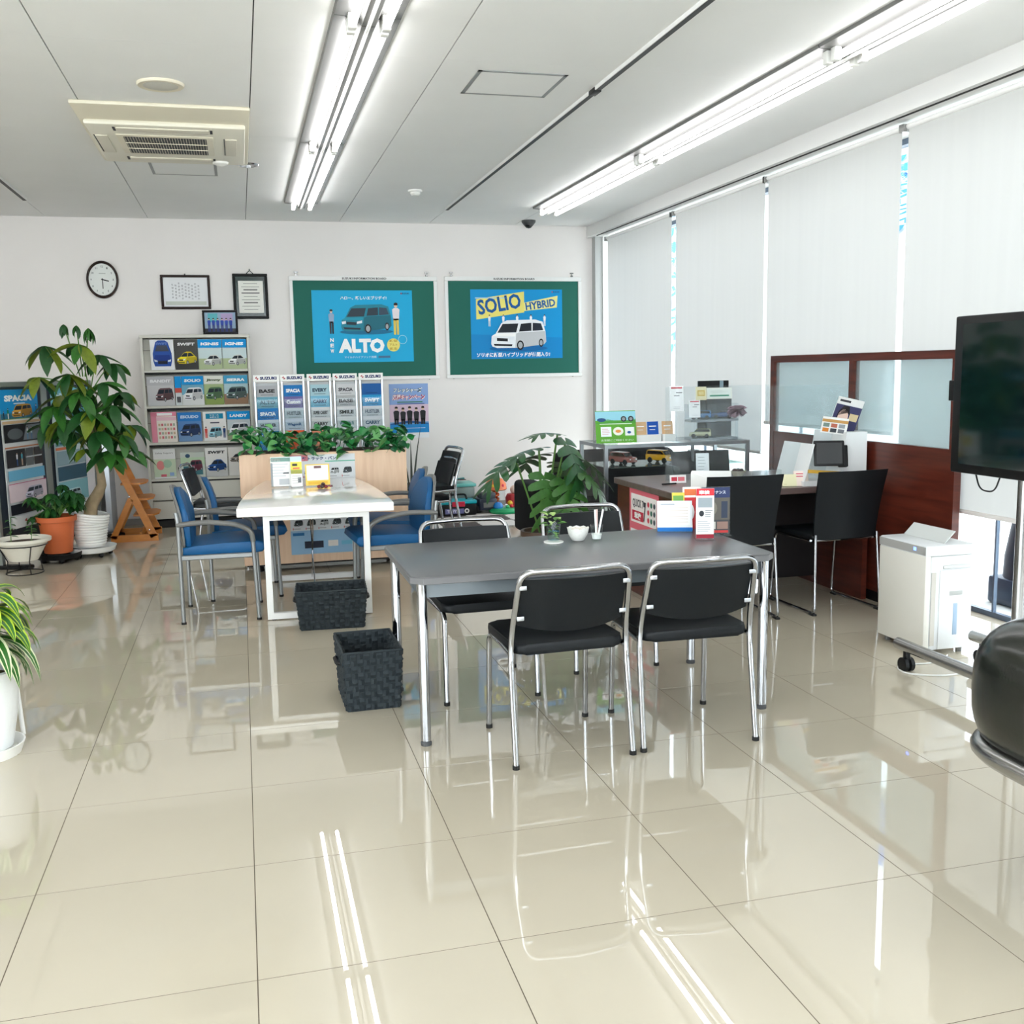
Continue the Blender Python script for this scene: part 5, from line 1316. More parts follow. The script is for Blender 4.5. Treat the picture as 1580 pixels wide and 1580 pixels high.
for k, (x, yy, c, lab) in enumerate(((3.20, 3.13, (232, 228, 190), 'cream note block on the desk, left of the pair'), (3.27, 3.11, (240, 224, 214), 'cream note pad with red writing leaning on the desk'))):
    def dn(P):
        P.lines(.15, .55, .85, .9, 2, (206, 90, 110), .4)
    o = stand_card('note_pad', x, yy, .085, .075+.02*k, (-.3, -1), c, dn if k else (lambda P: P.rect(.1, .1, .3, .2, (220, 214, 170))), lab, 'note pad', tilt=-ang(25), z=DZ, th=.02)

# ================================================================== DESK CHAIRS
def desk_chair(label, loc, rz, group='black desk chairs'):
    t = thing('desk_chair', label, 'chair', loc, rz, group)
    for s in (-1, 1):
        b = MB(); b.tube(fillet([(s*.205, -.215, .47), (s*.22, -.245, .012), (s*.22, .245, .012), (s*.212, .20, .43), (s*.2, -.16, .43)], .035, 5), .0085, 10); obj('sled_leg', b, M_CHROME, t)
        for ya in (-.25, .19):
            b = MB(); b.rbox(s*.22-.014, s*.22+.014, ya, ya+.05, 0, .012, .003, 1); obj('glide', b, M_RUBBER, t)
    for ya in (-.2, .19):
        b = MB(); b.tube([(-.207, ya, .433), (.207, ya, .433)], .0075, 8); obj('cross_rail', b, M_CHROME, t)
    b = MB(); b.rbox(-.215, .215, -.2, .23, .435, .465, .014, 3); obj('seat', b, M_VINYL, t)
    def bp(u, v, d):
        hw = .205+.022*v; x = (u-.5)*2*hw
        z = .44+.40*v
        y = -.20-.075*v**1.5-.028*(1-(2*u-1)**2)+d
        return (x, y, z)
    b = MB(); n, m_ = 10, 8
    b.grid(lambda u, v: bp(u, v, .012), n, m_); b.grid(lambda u, v: bp(1-u, v, 0), n, m_)
    for v in (0, 1): b.grid(lambda u, w_: bp(u, v, .012*w_), n, 1)
    for u in (0, 1): b.grid(lambda w_, v: bp(u, v, .012*w_), 1, m_)
    obj('backrest', b, M_VINYL, t, sharp=50)
    b = MB(); b.rbox(-.018, .018, -.232, -.227, .505, .525, .001, 1); bd = obj('badge_plate', b, M_BLACKP, t)
    b = MB(); b.box(-.012, .012, -.2335, -.232, .512, .517); obj('badge', b, M_WPLAST, t, smooth=False)
    return t
k0 = desk_chair('black desk chair in front of the desk, beside the air purifier', (3.39, 3.04, 0), ang(2))
copy_tree(k0, (2.735, 3.04, 0), ang(-3), 'black desk chair in front of the desk, partly hidden by the grey table signs')
copy_tree(k0, (3.22, 4.17, 0), PI, 'dark chair on the staff side of the desk, before the showcase', 'black desk chairs')

# ================================================================== WOODEN PARTITION
t = thing('partition', 'dark walnut partition with two frosted glass panes by the window', 'partition', (3.745, 0, 0))
y0, y1 = 2.33, 4.34
b = MB(); b.box(-.022, .022, y0, y1, 1.462, 1.51); obj('top_rail', b, M_WALNUT, t, smooth=False)
for (ya, yb) in ((y0, y0+.05), (3.30, 3.35), (y1-.05, y1)):
    b = MB(); b.box(-.022, .022, ya, yb, 0, 1.462); obj('post', b, M_WALNUT, t, smooth=False)
for (ya, yb) in ((y0+.05, 3.30), (3.35, y1-.05)):
    b = MB(); b.box(-.014, .014, ya, yb, .06, .975); obj('wood_panel', b, M_WALNUT, t, smooth=False)
    b = MB(); b.box(-.004, .004, ya, yb, .975, 1.462); obj('glass_pane', b, glass_mat('frosted', (236, 244, 246), haze=.22, hazecol=(226, 236, 238), gloss_rough=.1), t, smooth=False)
b = MB(); b.box(-.02, .02, y0, y1, 0, .06); obj('plinth', b, M_BLACKP, t, smooth=False)

# ================================================================== GLASS SHOWCASE
SX0, SX1, SY0, SY1, SZ = 2.495, 3.62, 4.44, 5.0, .905
t = thing('showcase', 'aluminium-framed glass showcase behind the desk', 'showcase', (0, 0, 0))
b = MB()
for x in (SX0, SX1-.025):
    for y in (SY0, SY1-.025): b.box(x, x+.025, y, y+.025, 0, SZ)
for z in (.04, SZ-.025):
    for y in (SY0, SY1-.025): b.box(SX0+.025, SX1-.025, y, y+.025, z, z+.025)
    for x in (SX0, SX1-.025): b.box(x, x+.025, SY0+.025, SY1-.025, z, z+.025)
b.box(3.16, 3.18, SY0, SY0+.02, .065, SZ-.025)
obj('frame', b, M_ALU, t, smooth=False)
for (x0_, x1_, y0_, y1_, z0_, z1_, nm) in ((SX0+.01, SX1-.01, SY0+.01, SY0+.014, .065, SZ-.02, 'glass_front'), (SX0+.01, SX0+.014, SY0+.02, SY1-.02, .065, SZ-.02, 'glass_side'), (SX1-.014, SX1-.01, SY0+.02, SY1-.02, .065, SZ-.02, 'glass_side'), (SX0+.02, SX1-.02, SY0+.02, SY1-.02, SZ-.008, SZ-.002, 'glass_top')):
    b = MB(); b.box(x0_, x1_, y0_, y1_, z0_, z1_); obj(nm, b, M_CLEAR, t, smooth=False)
for z in (.38, .735):
    b = MB(); b.box(SX0+.03, SX1-.03, SY0+.03, SY1-.03, z, z+.006); obj('shelf', b, glass_mat('shelf_glass', (206, 226, 222), haze=.12), t, smooth=False)
b = MB(); b.box(SX0+.02, SX1-.02, SY0+.02, SY1-.02, .04, .06); obj('bottom', b, M_BLACKP, t, smooth=False)
def model_car(x, y, z, rz, L, col, label, kind='van'):
    t = thing('model_car', label, 'model car', (x, y, z), rz, 'model cars in and on the showcase')
    W2 = L*.21; Hh = L*.42
    lower = [(-L/2, .09*L), (L/2, .09*L), (L/2, .22*L), (L*.46, .26*L), (-L/2, .28*L)]
    upper = [(-L*.48, .26*L), (L*.30, .26*L), (L*.16, Hh), (-L*.42, Hh+.01*L), (-L*.48, Hh*.9)] if kind == 'van' else [(-L*.46, .26*L), (L*.22, .26*L), (L*.05, Hh*.9), (-L*.30, Hh*.9)]
    T = Matrix(((1, 0, 0, 0), (0, 0, 1, 0), (0, 1, 0, 0), (0, 0, 0, 1)))
    b = MB(); b.prism(lower, -W2, W2, None, T, .006, 2); b.prism(upper, -W2*.9, W2*.9, None, T, .006, 2); obj('body', b, mat('car_paint_%d_%d' % (col[0], col[2]), col, .15, coat=.6), t)
    b = MB(); k = .93
    up2 = [(x_*.9, .29*L+(z_-.26*L)*.68) for x_, z_ in upper]
    b.prism(up2, -W2*.915, W2*.915, None, T)
    b.add([(L*.29, -W2*.8, .28*L), (L*.29, W2*.8, .28*L), (L*.178, W2*.8, Hh*.96), (L*.178, -W2*.8, Hh*.96)] if kind == 'van' else [(L*.22, -W2*.8, .28*L), (L*.22, W2*.8, .28*L), (L*.07, W2*.8, Hh*.86), (L*.07, -W2*.8, Hh*.86)], [(0, 1, 2, 3)])
    obj('windows', b, M_BLACKG, t, smooth=False)
    for sx in (-.3, .3):
        for s in (-1, 1):
            b = MB(); b.lathe([(.095*L, -.02*L), (.095*L, .02*L)], 16, None, Matrix.Translation((sx*L, s*W2, .095*L)) @ Matrix.Rotation(PI/2, 4, 'X')); obj('wheel', b, M_RUBBER, t)
    for s in (-1, 1):
        b = MB(); b.rbox(L*.49, L*.505, s*W2*.7-.012*L*3, s*W2*.7+.012*L*3, .17*L, .22*L, .003, 1); obj('headlight', b, M_WPLAST, t)
model_car(2.73, 4.70, .741, ang(-65), .21, (150, 90, 84), 'brownish red model car inside the showcase')
model_car(3.03, 4.70, .741, ang(-60), .22, (214, 160, 40), 'yellow model car inside the showcase')
model_car(3.30, 4.72, .741, ang(-120), .22, (210, 214, 216), 'silver model car inside the showcase', 'sedan')
# acrylic boxes with model cars on the showcase
for (x, y, z, col, lab, kind) in ((3.31, 4.62, SZ, (176, 176, 140), 'beige off-road model car in a clear box on the showcase', 'van'), (3.31, 4.62, SZ+.135, (60, 110, 160), 'blue model car in the upper clear box on the showcase', 'van'), (3.51, 4.66, SZ+.135, (50, 80, 130), 'dark blue model car in the right clear box on the showcase', 'sedan')):
    t = thing('clear_box', 'clear acrylic case around the '+lab.split(' in ')[0], 'display case', (x, y, z))
    b = MB(); b.box(-.1, .1, -.06, .06, .015, .13); obj('cover', b, M_ACRYL, t, smooth=False)
    b = MB(); b.box(-.1, .1, -.06, .06, 0, .015); obj('base', b, mat('case_base', (150, 156, 160), .3), t, smooth=False)
    model_car(x, y, z+.016, PI-.5, .16, col, lab, kind)
t = thing('clear_box', 'clear acrylic case under the dark blue model car', 'display case', (3.51, 4.66, SZ))
b = MB(); b.box(-.095, .095, -.06, .06, .015, .13); obj('cover', b, M_ACRYL, t, smooth=False)
b = MB(); b.box(-.095, .095, -.06, .06, 0, .015); obj('base', b, mat('case_base', (150, 156, 160), .3), t, smooth=False)
# leaflet stands on the showcase
def dgreen(P):
    P.rect(0, .7, 1, .98, (150, 210, 226)); P.poly([(0, .62), (.3, .74), (.6, .66), (1, .74), (1, .6), (0, .6)], (80, 160, 60)); P.up(); P.ell(.15, .72, .11, .06, (40, 80, 130)); P.ell(.7, .74, .07, .09, (50, 54, 60)); P.ell(.88, .74, .07, .09, (50, 54, 60)); P.up(); P.ell(.7, .74, .04, .05, (150, 154, 158)); P.ell(.88, .74, .04, .05, (150, 154, 158))
    P.rect(.12, .2, .38, .5, (240, 244, 248)); P.ell(.55, .36, .13, .13, (240, 240, 226)); P.rect(.72, .22, .95, .48, (236, 240, 236)); P.up(); P.ell(.55, .36, .07, .05, (226, 150, 70)); P.lines(.15, .24, .35, .46, 4, (226, 190, 190)); P.ell(.82, .32, .05, .04, (40, 90, 150)); P.text('お気軽にご相談ください', .12, .05, .8, .07, (240, 250, 236), .0); P.rect(.1, .58, .9, .6, (230, 246, 230))
stand_card('leaflet_stand', 2.645, 4.60, .30, .235, (-.1, -1), (96, 168, 50), dgreen, 'green leaflet stand with tyre pictures on the showcase', 'leaflet stand', z=SZ, tilt=-ang(12))
for k, (x, c, lab) in enumerate(((2.845, (206, 170, 130), 'tan card on a white holder on the showcase, left of the blue card'), (2.94, (20, 80, 170), 'blue card on a white holder on the showcase'), (3.055, (206, 166, 124), 'tan card on a white holder on the showcase, right of the blue card'))):
    o = stand_card('card_holder', x, 4.63, .085, .095, (-.05, -1), c, (lambda P: (P.rect(.15, .6, .8, .68, (240, 240, 240)), P.rect(.2, .35, .7, .4, (220, 220, 220)))), lab, 'card holder', z=SZ+.05, tilt=-ang(10), foot=False)
    b = MB(); b.box(-.05, .05, -.052, .0, -.03, .03); obj('holder', b, M_WPLAST, o, smooth=False)
def dqr(P): P.rect(.1, .9, .9, .96, (206, 60, 70)); P.rect(.45, .72, .9, .76, (120, 120, 124)); P.up(); P.rect(.3, .6, .7, .64, (150, 150, 154)); P.lines(.25, .08, .8, .2, 2, (200, 200, 204), .3)
for (x, y, z, w, h, lab) in ((3.07, 4.50, SZ+.22, .105, .18, 'white payment sign with a red top edge above the showcase, the taller one'), (3.21, 4.50, SZ+.17, .085, .125, 'white payment sign with a red mark above the showcase, the smaller one')):
    o = stand_card('payment_sign', x, y, w, h, (-.05, -1), (244, 244, 244), dqr, lab, 'sign', z=z, tilt=-ang(4), foot=False)
    b = MB(); b.box(-.003, .003, -(z-SZ)-.002, 0.02, -.008, -.004); b.box(-.03, .03, -(z-SZ)-.002, -(z-SZ)+.002, -.04, .03); obj('stem', b, M_ACRYL, o, smooth=False)
def dcert(P): P.rect(.05, .1, .95, .9, (226, 232, 224)); P.up(); P.rect(.12, .22, .88, .36, (60, 140, 110)); P.lines(.15, .5, .85, .8, 3, (170, 176, 172), .2)
# boxes and prints stacked at the back of the showcase
t = thing('standing_frame', 'black-backed frame standing at the back of the showcase', 'frame', (3.535, 4.88, SZ))
b = MB(); b.box(-.125, .125, -.01, .01, 0, .43); obj('board', b, M_BLACKP, t, smooth=False)
b = MB(); b.box(.05, .08, -.012, -.0101, .37, .43); obj('grey_mark', b, ink((120, 140, 150)), t, smooth=False)
o = stand_card('certificate_card', 3.56, 4.82, .205, .085, (-.05, -1), (232, 232, 220), dcert, 'pale certificate with a green bar high on the showcase', 'certificate', z=SZ+.29, tilt=-ang(5), foot=False)
b = MB(); b.box(-.1, .1, -.292, 0, -.02, -.004); obj('stand', b, mat('stand_dark', (48, 50, 54), .5), o, smooth=False)
def dgold(P): P.rect(.15, .3, .85, .75, (206, 176, 90)); P.up(); P.rect(.25, .4, .75, .65, (226, 206, 140))
o = stand_card('award_card', 3.40, 4.80, .085, .10, (-.05, -1), (230, 220, 180), dgold, 'small gold award card on the showcase', 'award card', z=SZ+.285, tilt=-ang(5), foot=False)
b = MB(); b.box(-.03, .03, -.287, 0, -.03, -.004); obj('stand', b, M_ACRYL, o, smooth=False)
t = thing('ribbon_bow', 'pinkish grey gauze bow standing at the right of the showcase', 'bow', (3.575, 4.56, SZ))
b = MB(); b.lathe([(.03, 0), (.035, .004), (.012, .02), (.01, .16)], 14); obj('vase', b, M_ACRYL, t)
rnd = random.Random(2); pet = leaf_mesh('petal', mat('gauze', (156, 128, 140), .7, noise=.3, nscale=30), .07, .035, .7, .3, 5, base=.4)
for k in range(22):
    a = rnd.uniform(0, 2*PI); put('petal', pet, t, aim((0, 0, .21), (math.cos(a), math.sin(a)*.6, rnd.uniform(-.6, .9)), rnd.uniform(-1, 1), rnd.uniform(.8, 1.2)))

# ================================================================== DARK SOFA AND MONSTERA
t = thing('sofa', 'black fabric sofa behind the monstera', 'sofa', (3.04, 6.0, 0))
M_SOFA = mat('sofa_cloth', (24, 25, 28), .85, spec=.2, bump=.4, bscale=300)
b = MB(); b.rbox(-.70, -.50, -.42, .42, .03, .475, .04, 3); obj('arm', b, M_SOFA, t)
b = MB(); b.rbox(.44, .64, -.42, .42, .03, .50, .04, 3); obj('arm', b, M_SOFA, t)
b = MB(); b.rbox(-.5, .44, -.42, .42, .06, .40, .04, 3); obj('seat', b, M_SOFA, t)
b = MB(); b.rbox(-.55, .5, -.46, -.25, .1, .78, .08, 4); obj('back', b, M_SOFA, t)
for sx in (-.62, .56):
    for sy in (-.36, .36):
        b = MB(); b.cyl((sx, sy), .02, 0, .06, 10); obj('leg', b, M_BLACKP, t)

def monstera_leaf(mt, name):
    b = MB(); n = 5
    for s in (-1, 1):
        for k in range(n):
            u0 = -.12+1.02*k/n; ue = -.12+1.02*(k+1)/n
            wl = .52*math.sin(PI*(.22+.66*(k+.5)/n))**.6
            fwd = .03+.05*k
            vs_ = []; m_ = 6
            for q in range(m_+1):
                r = q/m_
                gap = 0 if r < .58 else .16*(r-.58)/.42+.05
                c0, c1 = u0+fwd*r*1.6, ue+fwd*r*1.6
                L_ = c1-c0; c0 += L_*gap*.5; c1 -= L_*gap*.5
                if r == 1: mm = (c0+c1)/2; c0 = mm-L_*.2; c1 = mm+L_*.24
                wy = wl*r if r > 0 else 0
                for c in (c0, c1):
                    zz = -.34*max(0, c)**2-.42*wy*wy+.10*wy
                    vs_.append((c, s*wy, zz))
            if k == 0: vs_[0] = (0, 0, 0)
            b.add(vs_, [(2*i, 2*i+1, 2*i+3, 2*i+2) for i in range(m_)])
    b.add([(.84, -.07, -.25), (.84, .07, -.25), (1.02, .06, -.36), (1.10, 0, -.42), (1.02, -.06, -.36)], [(0, 1, 2, 3, 4)])
    return b.mesh(name, mt, True, 60)
t = thing('monstera', 'large monstera with split leaves behind the grey table', 'potted plant', (1.965, 4.22, 0))
b = MB(); b.lathe([(.11, 0), (.14, .33), (.15, .33), (.15, .365), (.13, .365), (.125, .34)], 28); obj('pot', b, mat('pot_brown', (84, 64, 50), .6), t)
b = MB(); b.lathe([(1e-5, .345), (.126, .345)], 20); obj('soil', b, M_SOIL, t)
ml = [monstera_leaf(M_MO, 'monstera_leaf'), monstera_leaf(M_MO2, 'monstera_leaf')]
# leaf base positions (dx, dy, z), direction, size, material
LV = [((-.20, .02, .78), (-1, -.25, -.42), .32, 0), ((-.02, .0, .86), (-.95, -.4, -.02), .30, 0), ((.19, .0, .90), (.35, -.55, -.75), .36, 0), ((.12, -.02, .96), (-.85, -.35, .25), .24, 0),
      ((-.02, -.12, .66), (.1, -.5, -.85), .32, 1), ((.14, -.1, .62), (.3, -.6, -.75), .30, 1), ((.30, -.06, .66), (.75, -.3, -.6), .30, 1), ((.30, .1, .78), (.85, .1, -.35), .30, 0), ((.12, -.14, .50), (-.2, -.7, -.65), .22, 1), ((.02, .12, .80), (-.2, .8, -.1), .32, 0), ((.22, .16, .72), (.5, .8, -.3), .3, 0), ((.08, -.05, .42), (.2, -.8, -.3), .18, 0)]
for (c, d, s, mi) in LV:
    c = Vector((c[0]*.9, c[1]*.9, .153+.894*c[2])); s *= .9
    st = MB(); a0 = Vector((c.x*.1, c.y*.1, .345)); mid = Vector((c.x*.55, c.y*.4, (.345+c.z)/2+.02))
    st.tube([a0*(1-q)**2+mid*2*q*(1-q)+c*q*q for q in (0, .2, .4, .6, .8, 1)], .007, 7); obj('stalk', st, M_STEM, t)
    put('leaf', ml[mi], t, aim(c, d, random.uniform(-.3, .3), s))

# ================================================================== PLAY CORNER
t = thing('play_mat', 'white and dark brown foam play mat by the back wall', 'play mat', (1.42, 6.72, 0))
S = .36
def mat_piece():
    pts_ = []; n = 8; d = .012
    for k in range(n): pts_ += [(S*k/n, d if k % 2 else -d*.0), (S*(k+.5)/n, d if k % 2 else -d*0)]
    outl = []
    for (ox, oy, ax, ay, nx_, ny_) in ((0, 0, 1, 0, 0, -1), (S, 0, 0, 1, 1, 0), (S, S, -1, 0, 0, 1), (0, S, 0, -1, -1, 0)):
        for k in range(n):
            e = 0 if k % 2 else .008
            for q in (k+.08, k+.92):
                outl.append((ox+ax*S*q/n-nx_*(.008-e), oy+ay*S*q/n-ny_*(.008-e)))
    b = MB(); b.prism(outl, 0, .014); return b
mw = mat_piece().mesh('mat_piece', mat('foam_white', (222, 216, 212), .9, bump=.3, bscale=200), False); mk = mat_piece().mesh('mat_piece', mat('foam_brown', (84, 74, 72), .9, bump=.3, bscale=200), False)
for i in range(6):
    for j in range(4):
        o = bpy.data.objects.new('mat_piece', mk if (i+j) % 2 else mw); o.location = (i*S, j*S, 0.001); link(o, t)
MZ = .016
t = thing('storage_box', 'clear plastic toy storage box with a teal lid', 'storage box', (2.10, 7.95, MZ))
b = MB(); b.rbox(-.2, .2, -.14, .14, 0, .25, .02, 3); obj('box', b, glass_mat('cloudy_plastic', (226, 238, 238), haze=.4, hazecol=(196, 210, 208)), t)
b = MB(); b.rbox(-.215, .215, -.155, .155, .25, .285, .012, 2); obj('lid', b, mat('teal_lid', (110, 190, 184), .35), t)
b = MB(); b.rbox(-.17, .17, -.11, .11, .01, .16, .03, 2); obj('contents', b, mat('toy_mix', (130, 150, 150), .6, noise=.5, nscale=18), t)
t = thing('toy_plane', 'black and teal toy aeroplane on the storage box lid', 'toy', (2.10, 7.93, MZ+.286))
b = MB(); b.tube([(-.14, 0, .02), (.12, .02, .035)], .012, 8, rads=[.006, .014]); obj('fuselage', b, mat('toy_teal', (30, 140, 140), .4), t)
b = MB(); b.box(-.02, .12, -.08, .10, .032, .037); b.box(-.002, .002, -.02, .02, .03, .075); obj('wing', b, M_BLACKP, t, smooth=False)
t = thing('toolbox', 'black toy toolbox with a turquoise lid and red latch', 'toolbox', (2.06, 7.62, MZ))
b = MB(); b.rbox(-.19, .19, -.1, .1, 0, .11, .012, 2); obj('body', b, M_BLACKP, t)
b = MB(); b.rbox(-.195, .195, -.105, .105, .112, .15, .012, 2); obj('lid', b, mat('toy_turquoise', (20, 164, 180), .35), t)
b = MB(); b.rbox(-.06, .07, -.112, -.10, .09, .14, .004, 1); obj('latch', b, mat('toy_red', (206, 40, 70), .35), t)
b = MB(); b.tube(fillet([(-.11, 0, .15), (-.1, 0, .20), (.1, 0, .20), (.11, 0, .15)], .03), .010, 8); obj('handle', b, M_BLACKP, t)
P = Print(); P.rect(-.13, .02, .06, .07, (120, 120, 170)); P.ell(.09, .045, .025, .025, (230, 230, 226)); P.up(); P.text('TOYS', -.11, .03, .12, .03, (220, 220, 235), .05); P.ell(.09, .045, .012, .012, (60, 60, 70))
p = P.obj('label_print', t); p.matrix_local = place_matrix(0, -.1005, (0, -1))
t = thing('toy_truck', 'dark toy truck between the toolbox and the mushroom toy', 'toy truck', (2.37, 7.72, MZ), ang(8))
b = MB(); b.rbox(-.10, .09, -.15, .12, .03, .15, .015, 2); obj('body', b, mat('toy_navy', (36, 42, 60), .35), t)
b = MB(); b.rbox(-.08, .08, -.145, -.02, .14, .21, .02, 2); obj('cab', b, mat('toy_grey', (60, 66, 74), .3), t)
b = MB(); b.box(-.06, .06, -.154, -.149, .06, .11); obj('grille', b, M_GREYP, t, smooth=False)
for sx in (-.1, .1):
    for sy in (-.09, .07):
        b = MB(); b.lathe([(.04, -.02), (.04, .02)], 16, None, Matrix.Translation((sx, sy, .04)) @ Matrix.Rotation(PI/2, 4, 'Y')); obj('wheel', b, M_RUBBER, t)
for k, c in enumerate(((200, 60, 110), (60, 110, 180), (120, 60, 140))):
    b = MB(); b.ball((-.03+.04*k, .05, .17), .025, 8); obj('toy_ball', b, ink(c), t)
t = thing('mushroom_toy', 'orange mushroom ball tower toy with a clear tube', 'toy', (2.53, 7.85, MZ))
b = MB(); b.lathe([(.10, .20), (.115, .21), (.105, .27), (.07, .315), (.03, .33), (1e-5, .333)], 28); obj('cap', b, mat('toy_orange', (232, 120, 70), .35), t)
b = MB(); b.lathe([(.098, .02), (.098, .2)], 28); obj('clear_tube', b, M_ACRYL, t)
b = MB()
pts_ = [(.026*math.cos(k*.7), .026*math.sin(k*.7), .02+k*.005) for k in range(37)]; b.tube(pts_, .014, 8); obj('spiral', b, mat('toy_orange2', (236, 110, 60), .35), t)
for k in range(6):
    a = k*1.05; b = MB(); b.ball((.085*math.cos(a), .085*math.sin(a), .25), .028, 8); obj('spot', b, ink(((240, 200, 70), (206, 40, 70))[k % 2]), t)
b = MB(); b.lathe([(.12, 0), (.12, .015), (.1, .02), (1e-5, .02)], 28); obj('base', b, mat('toy_green', (20, 150, 90), .4), t)
t = thing('bead_toy', 'round green toy with a blue dome in front of the mushroom toy', 'toy', (2.535, 7.58, MZ))
b = MB(); b.lathe([(.135, 0), (.14, .02), (.12, .045), (.06, .05), (1e-5, .05)], 32); obj('base', b, mat('toy_green2', (24, 160, 100), .35), t)
b = MB(); b.lathe([(.05, .05), (.05, .075), (.035, .10), (1e-5, .112)], 24, None, Matrix.Translation((-.05, 0, 0))); obj('dome', b, mat('toy_blue', (30, 130, 210), .3), t)
for k in range(3):
    b = MB(); b.ball((.06+.03*math.cos(k*2), .05*math.sin(k*2), .06), .02, 8); obj('bead', b, ink(((230, 60, 70), (245, 245, 245), (70, 190, 120))[k]), t)
t = thing('red_toy', 'red toy bucket with a yellow button partly behind the sofa arm', 'toy', (2.72, 7.80, MZ))
b = MB(); b.lathe([(.09, 0), (.10, .12), (.08, .16), (1e-5, .17)], 24); obj('body', b, mat('toy_red2', (190, 50, 60), .35), t)
b = MB(); b.ball((-.07, -.07, .07), .03, 8); obj('button', b, mat('toy_yellow', (240, 190, 60), .35), t)
b = MB(); b.ball((0, 0, .2), .05, 10); obj('head', b, mat('toy_cream', (226, 210, 196), .4), t)

# ================================================================== AIR PURIFIER
t = thing('air_purifier', 'white floor-standing air purifier with a raised top flap', 'air purifier', (3.37, 2.07, 0))
b = MB(); b.rbox(-.14, -.105, -.19, .19, .03, .505, .008, 2); obj('front_panel', b, mat('purifier_cream', (226, 224, 216), .35), t)
b = MB(); b.rbox(-.105, .14, -.185, .185, .025, .50, .01, 2); obj('body', b, mat('purifier_white', (226, 229, 231), .35), t)
b = MB(); b.rbox(-.14, .14, -.19, .19, .50, .555, .01, 2); obj('top_cover', b, mat('purifier_white', (226, 229, 231), .35), t)
b = MB(); b.box(-.1415, -.14, -.188, .188, .508, .548); cb = obj('control_strip', b, mat('strip_grey', (168, 168, 166), .3), t, smooth=False)
b = MB(); b.box(-.1425, -.1415, -.115, -.095, .522, .538); obj('indicator', b, mat('led_blue', (90, 120, 255), .3, emit=(90, 120, 255), estr=2.5), cb, smooth=False)
b = MB(); b.add([(-.01, -.15, .556), (-.01, .17, .556), (.05, .17, .615), (.05, -.15, .615), (-.004, -.15, .553), (-.004, .17, .553), (.056, .17, .612), (.056, -.15, .612)], [(0, 1, 2, 3), (7, 6, 5, 4), (0, 3, 7, 4), (1, 5, 6, 2), (3, 2, 6, 7)]); obj('top_flap', b, mat('flap_grey', (196, 200, 198), .35), t, smooth=False)
b = MB(); b.box(-.10, -.075, -.1875, -.185, .05, .42); obj('side_slot', b, mat('slot_beige', (200, 196, 188), .5), t, smooth=False)
b = MB(); b.rbox(-.055, .13, -.192, -.184, .03, .43, .006, 2); tk = obj('water_tank_door', b, mat('purifier_white', (226, 229, 231), .35), t)
b = MB(); b.rbox(.0, .075, -.1935, -.191, .30, .322, .005, 2); obj('handle_recess', b, mat('recess', (170, 172, 170), .5), tk)
b = MB(); b.rbox(.025, .05, -.1935, -.191, .10, .26, .006, 2); obj('water_gauge', b, mat('gauge', (150, 172, 196), .2), tk)
b = MB(); b.rbox(-.04, .12, -.193, -.186, .435, .455, .004, 1); obj('vent_lip', b, mat('recess2', (206, 208, 208), .5), t)
for sx in (-.1, .1):
    for sy in (-.15, .15):
        b = MB(); b.cyl((sx, sy), .015, 0, .03, 10); obj('caster', b, M_GREYP, t)

# ================================================================== SCREEN ON STAND
t = thing('display_screen', 'large black flat screen on a wheeled steel stand at right', 'screen', (3.05, 0, 0))
b = MB(); b.rbox(0, .07, .30, 1.503, .965, 1.64, .008, 2); obj('bezel', b, M_BLACKP, t)
b = MB(); b.box(-.002, .004, .355, 1.448, 1.005, 1.605); obj('panel', b, mat('screen_glass', (8, 26, 26), .06), t, smooth=False)
b = MB(); b.rbox(.01, .05, 1.503, 1.545, 1.275, 1.365, .004, 2); obj('side_camera', b, M_BLACKP, t)
for y in (1.17, .64):
    b = MB(); b.tube([(.11, y, .13), (.11, y, 1.55)], .028, 16); obj('pole', b, M_STEEL, t)
b = MB(); b.box(.07, .085, .5, 1.3, 1.15, 1.4); b.box(.08, .12, .6, 1.22, 1.25, 1.30); obj('mount_plate', b, M_GREYP, t, smooth=False)
for x in (-.04, .38):
    b = MB(); b.tube([(x, .05, .12), (x, 1.77, .12)], .028, 14); obj('foot_bar', b, M_STEEL, t)
    for y in (.12, 1.70):
        b = MB()
        for q in (-.016, .016): b.lathe([(.034, -.009), (.034, .009)], 16, None, Matrix.Translation((x+q, y, .034)) @ Matrix.Rotation(PI/2, 4, 'Y'))
        b.rbox(x-.012, x+.012, y-.015, y+.015, .05, .10, .004, 1); obj('caster', b, M_BLACKP, t)
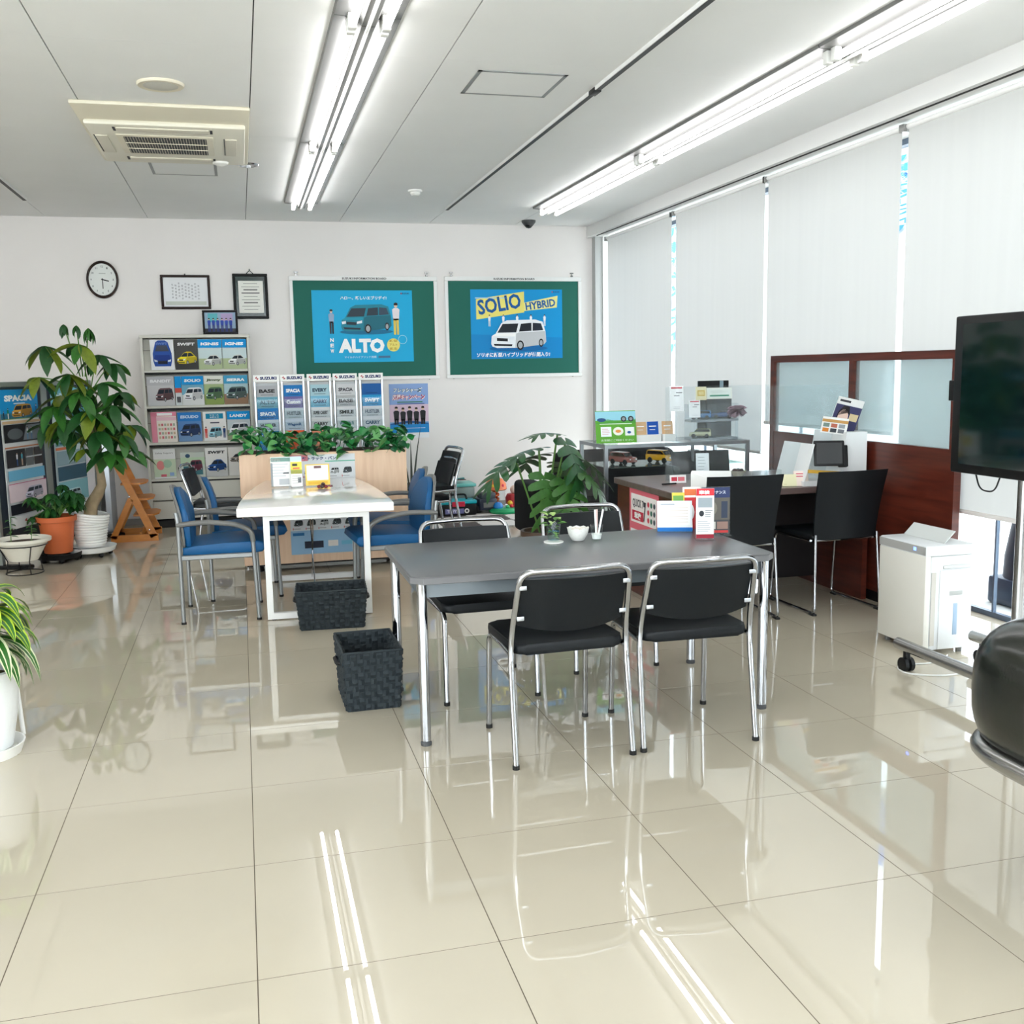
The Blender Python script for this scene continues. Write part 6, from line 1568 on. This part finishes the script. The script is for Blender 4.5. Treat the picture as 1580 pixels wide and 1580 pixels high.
b = MB(); b.tube([(-.04, .9, .12), (.38, .9, .12)], .028, 14); b.tube([(.11, .5, .16), (.11, 1.3, .16)], .02, 10); obj('cross_bar', b, M_STEEL, t)
b = MB(); b.tube(fillet([(.02, 1.36, .97), (.02, 1.33, .90), (.02, 1.24, .90), (.02, 1.21, .97)], .06, 8), .0035, 6); obj('cable', b, M_BLACKP, t)

# cables on the floor
def cable(pts_, r, c, label):
    b = MB(); pts_ = fillet(pts_, .12, 6); b.tube([(x, y, r) for x, y, *_ in pts_], r, 6)
    tag(obj('cable', b, mat('cable_%d' % c[0], c, .5)), label, 'cable')
cable([(3.36, 1.86, 0), (3.22, 1.75, 0), (3.02, 1.80, 0), (2.96, 1.66, 0), (3.12, 1.56, 0), (3.34, 1.60, 0), (3.8, 1.75, 0)], .004, (226, 226, 222), 'white cable looping on the floor by the screen stand caster')
cable([(3.48, 2.25, 0), (3.62, 2.10, 0), (3.72, 2.2, 0), (3.85, 2.0, 0), (3.95, 2.15, 0)], .0035, (40, 44, 48), 'dark cable lying on the floor behind the air purifier')

# ================================================================== FOREGROUND LOUNGE CHAIR
t = thing('lounge_chair', 'black glossy vinyl lounge chair with a chrome rim at right edge', 'chair', (2.25, -.34, 0))
M_LV = mat('lounge_vinyl', (22, 25, 20), .2, bump=.12, bscale=120)
def sup(n, e): return math.copysign(abs(n)**e, n)
b = MB()
def shell(u, v):
    a = 2*PI*u; p = -PI/2+PI*v
    x = .40*sup(math.cos(a), .7)*sup(math.cos(p), .55); y = .357*sup(math.sin(a), .7)*sup(math.cos(p), .55); z = .225*sup(math.sin(p), .7)
    return (x, y, .544+z-.10*x)
b.grid(shell, 48, 22); obj('upholstery', b, M_LV, t, sharp=80)
b = MB(); b.tube([(.372*sup(math.cos(2*PI*k/60), .7), .332*sup(math.sin(2*PI*k/60), .7), .385-.10*.372*sup(math.cos(2*PI*k/60), .7)) for k in range(60)], .028, 10, closed=True); obj('chrome_rim', b, M_STEEL, t)
b = MB(); b.lathe([(.16, 0), (.165, .01), (.06, .03), (.035, .05), (.035, .34)], 32); obj('pedestal', b, M_CHROME, t)
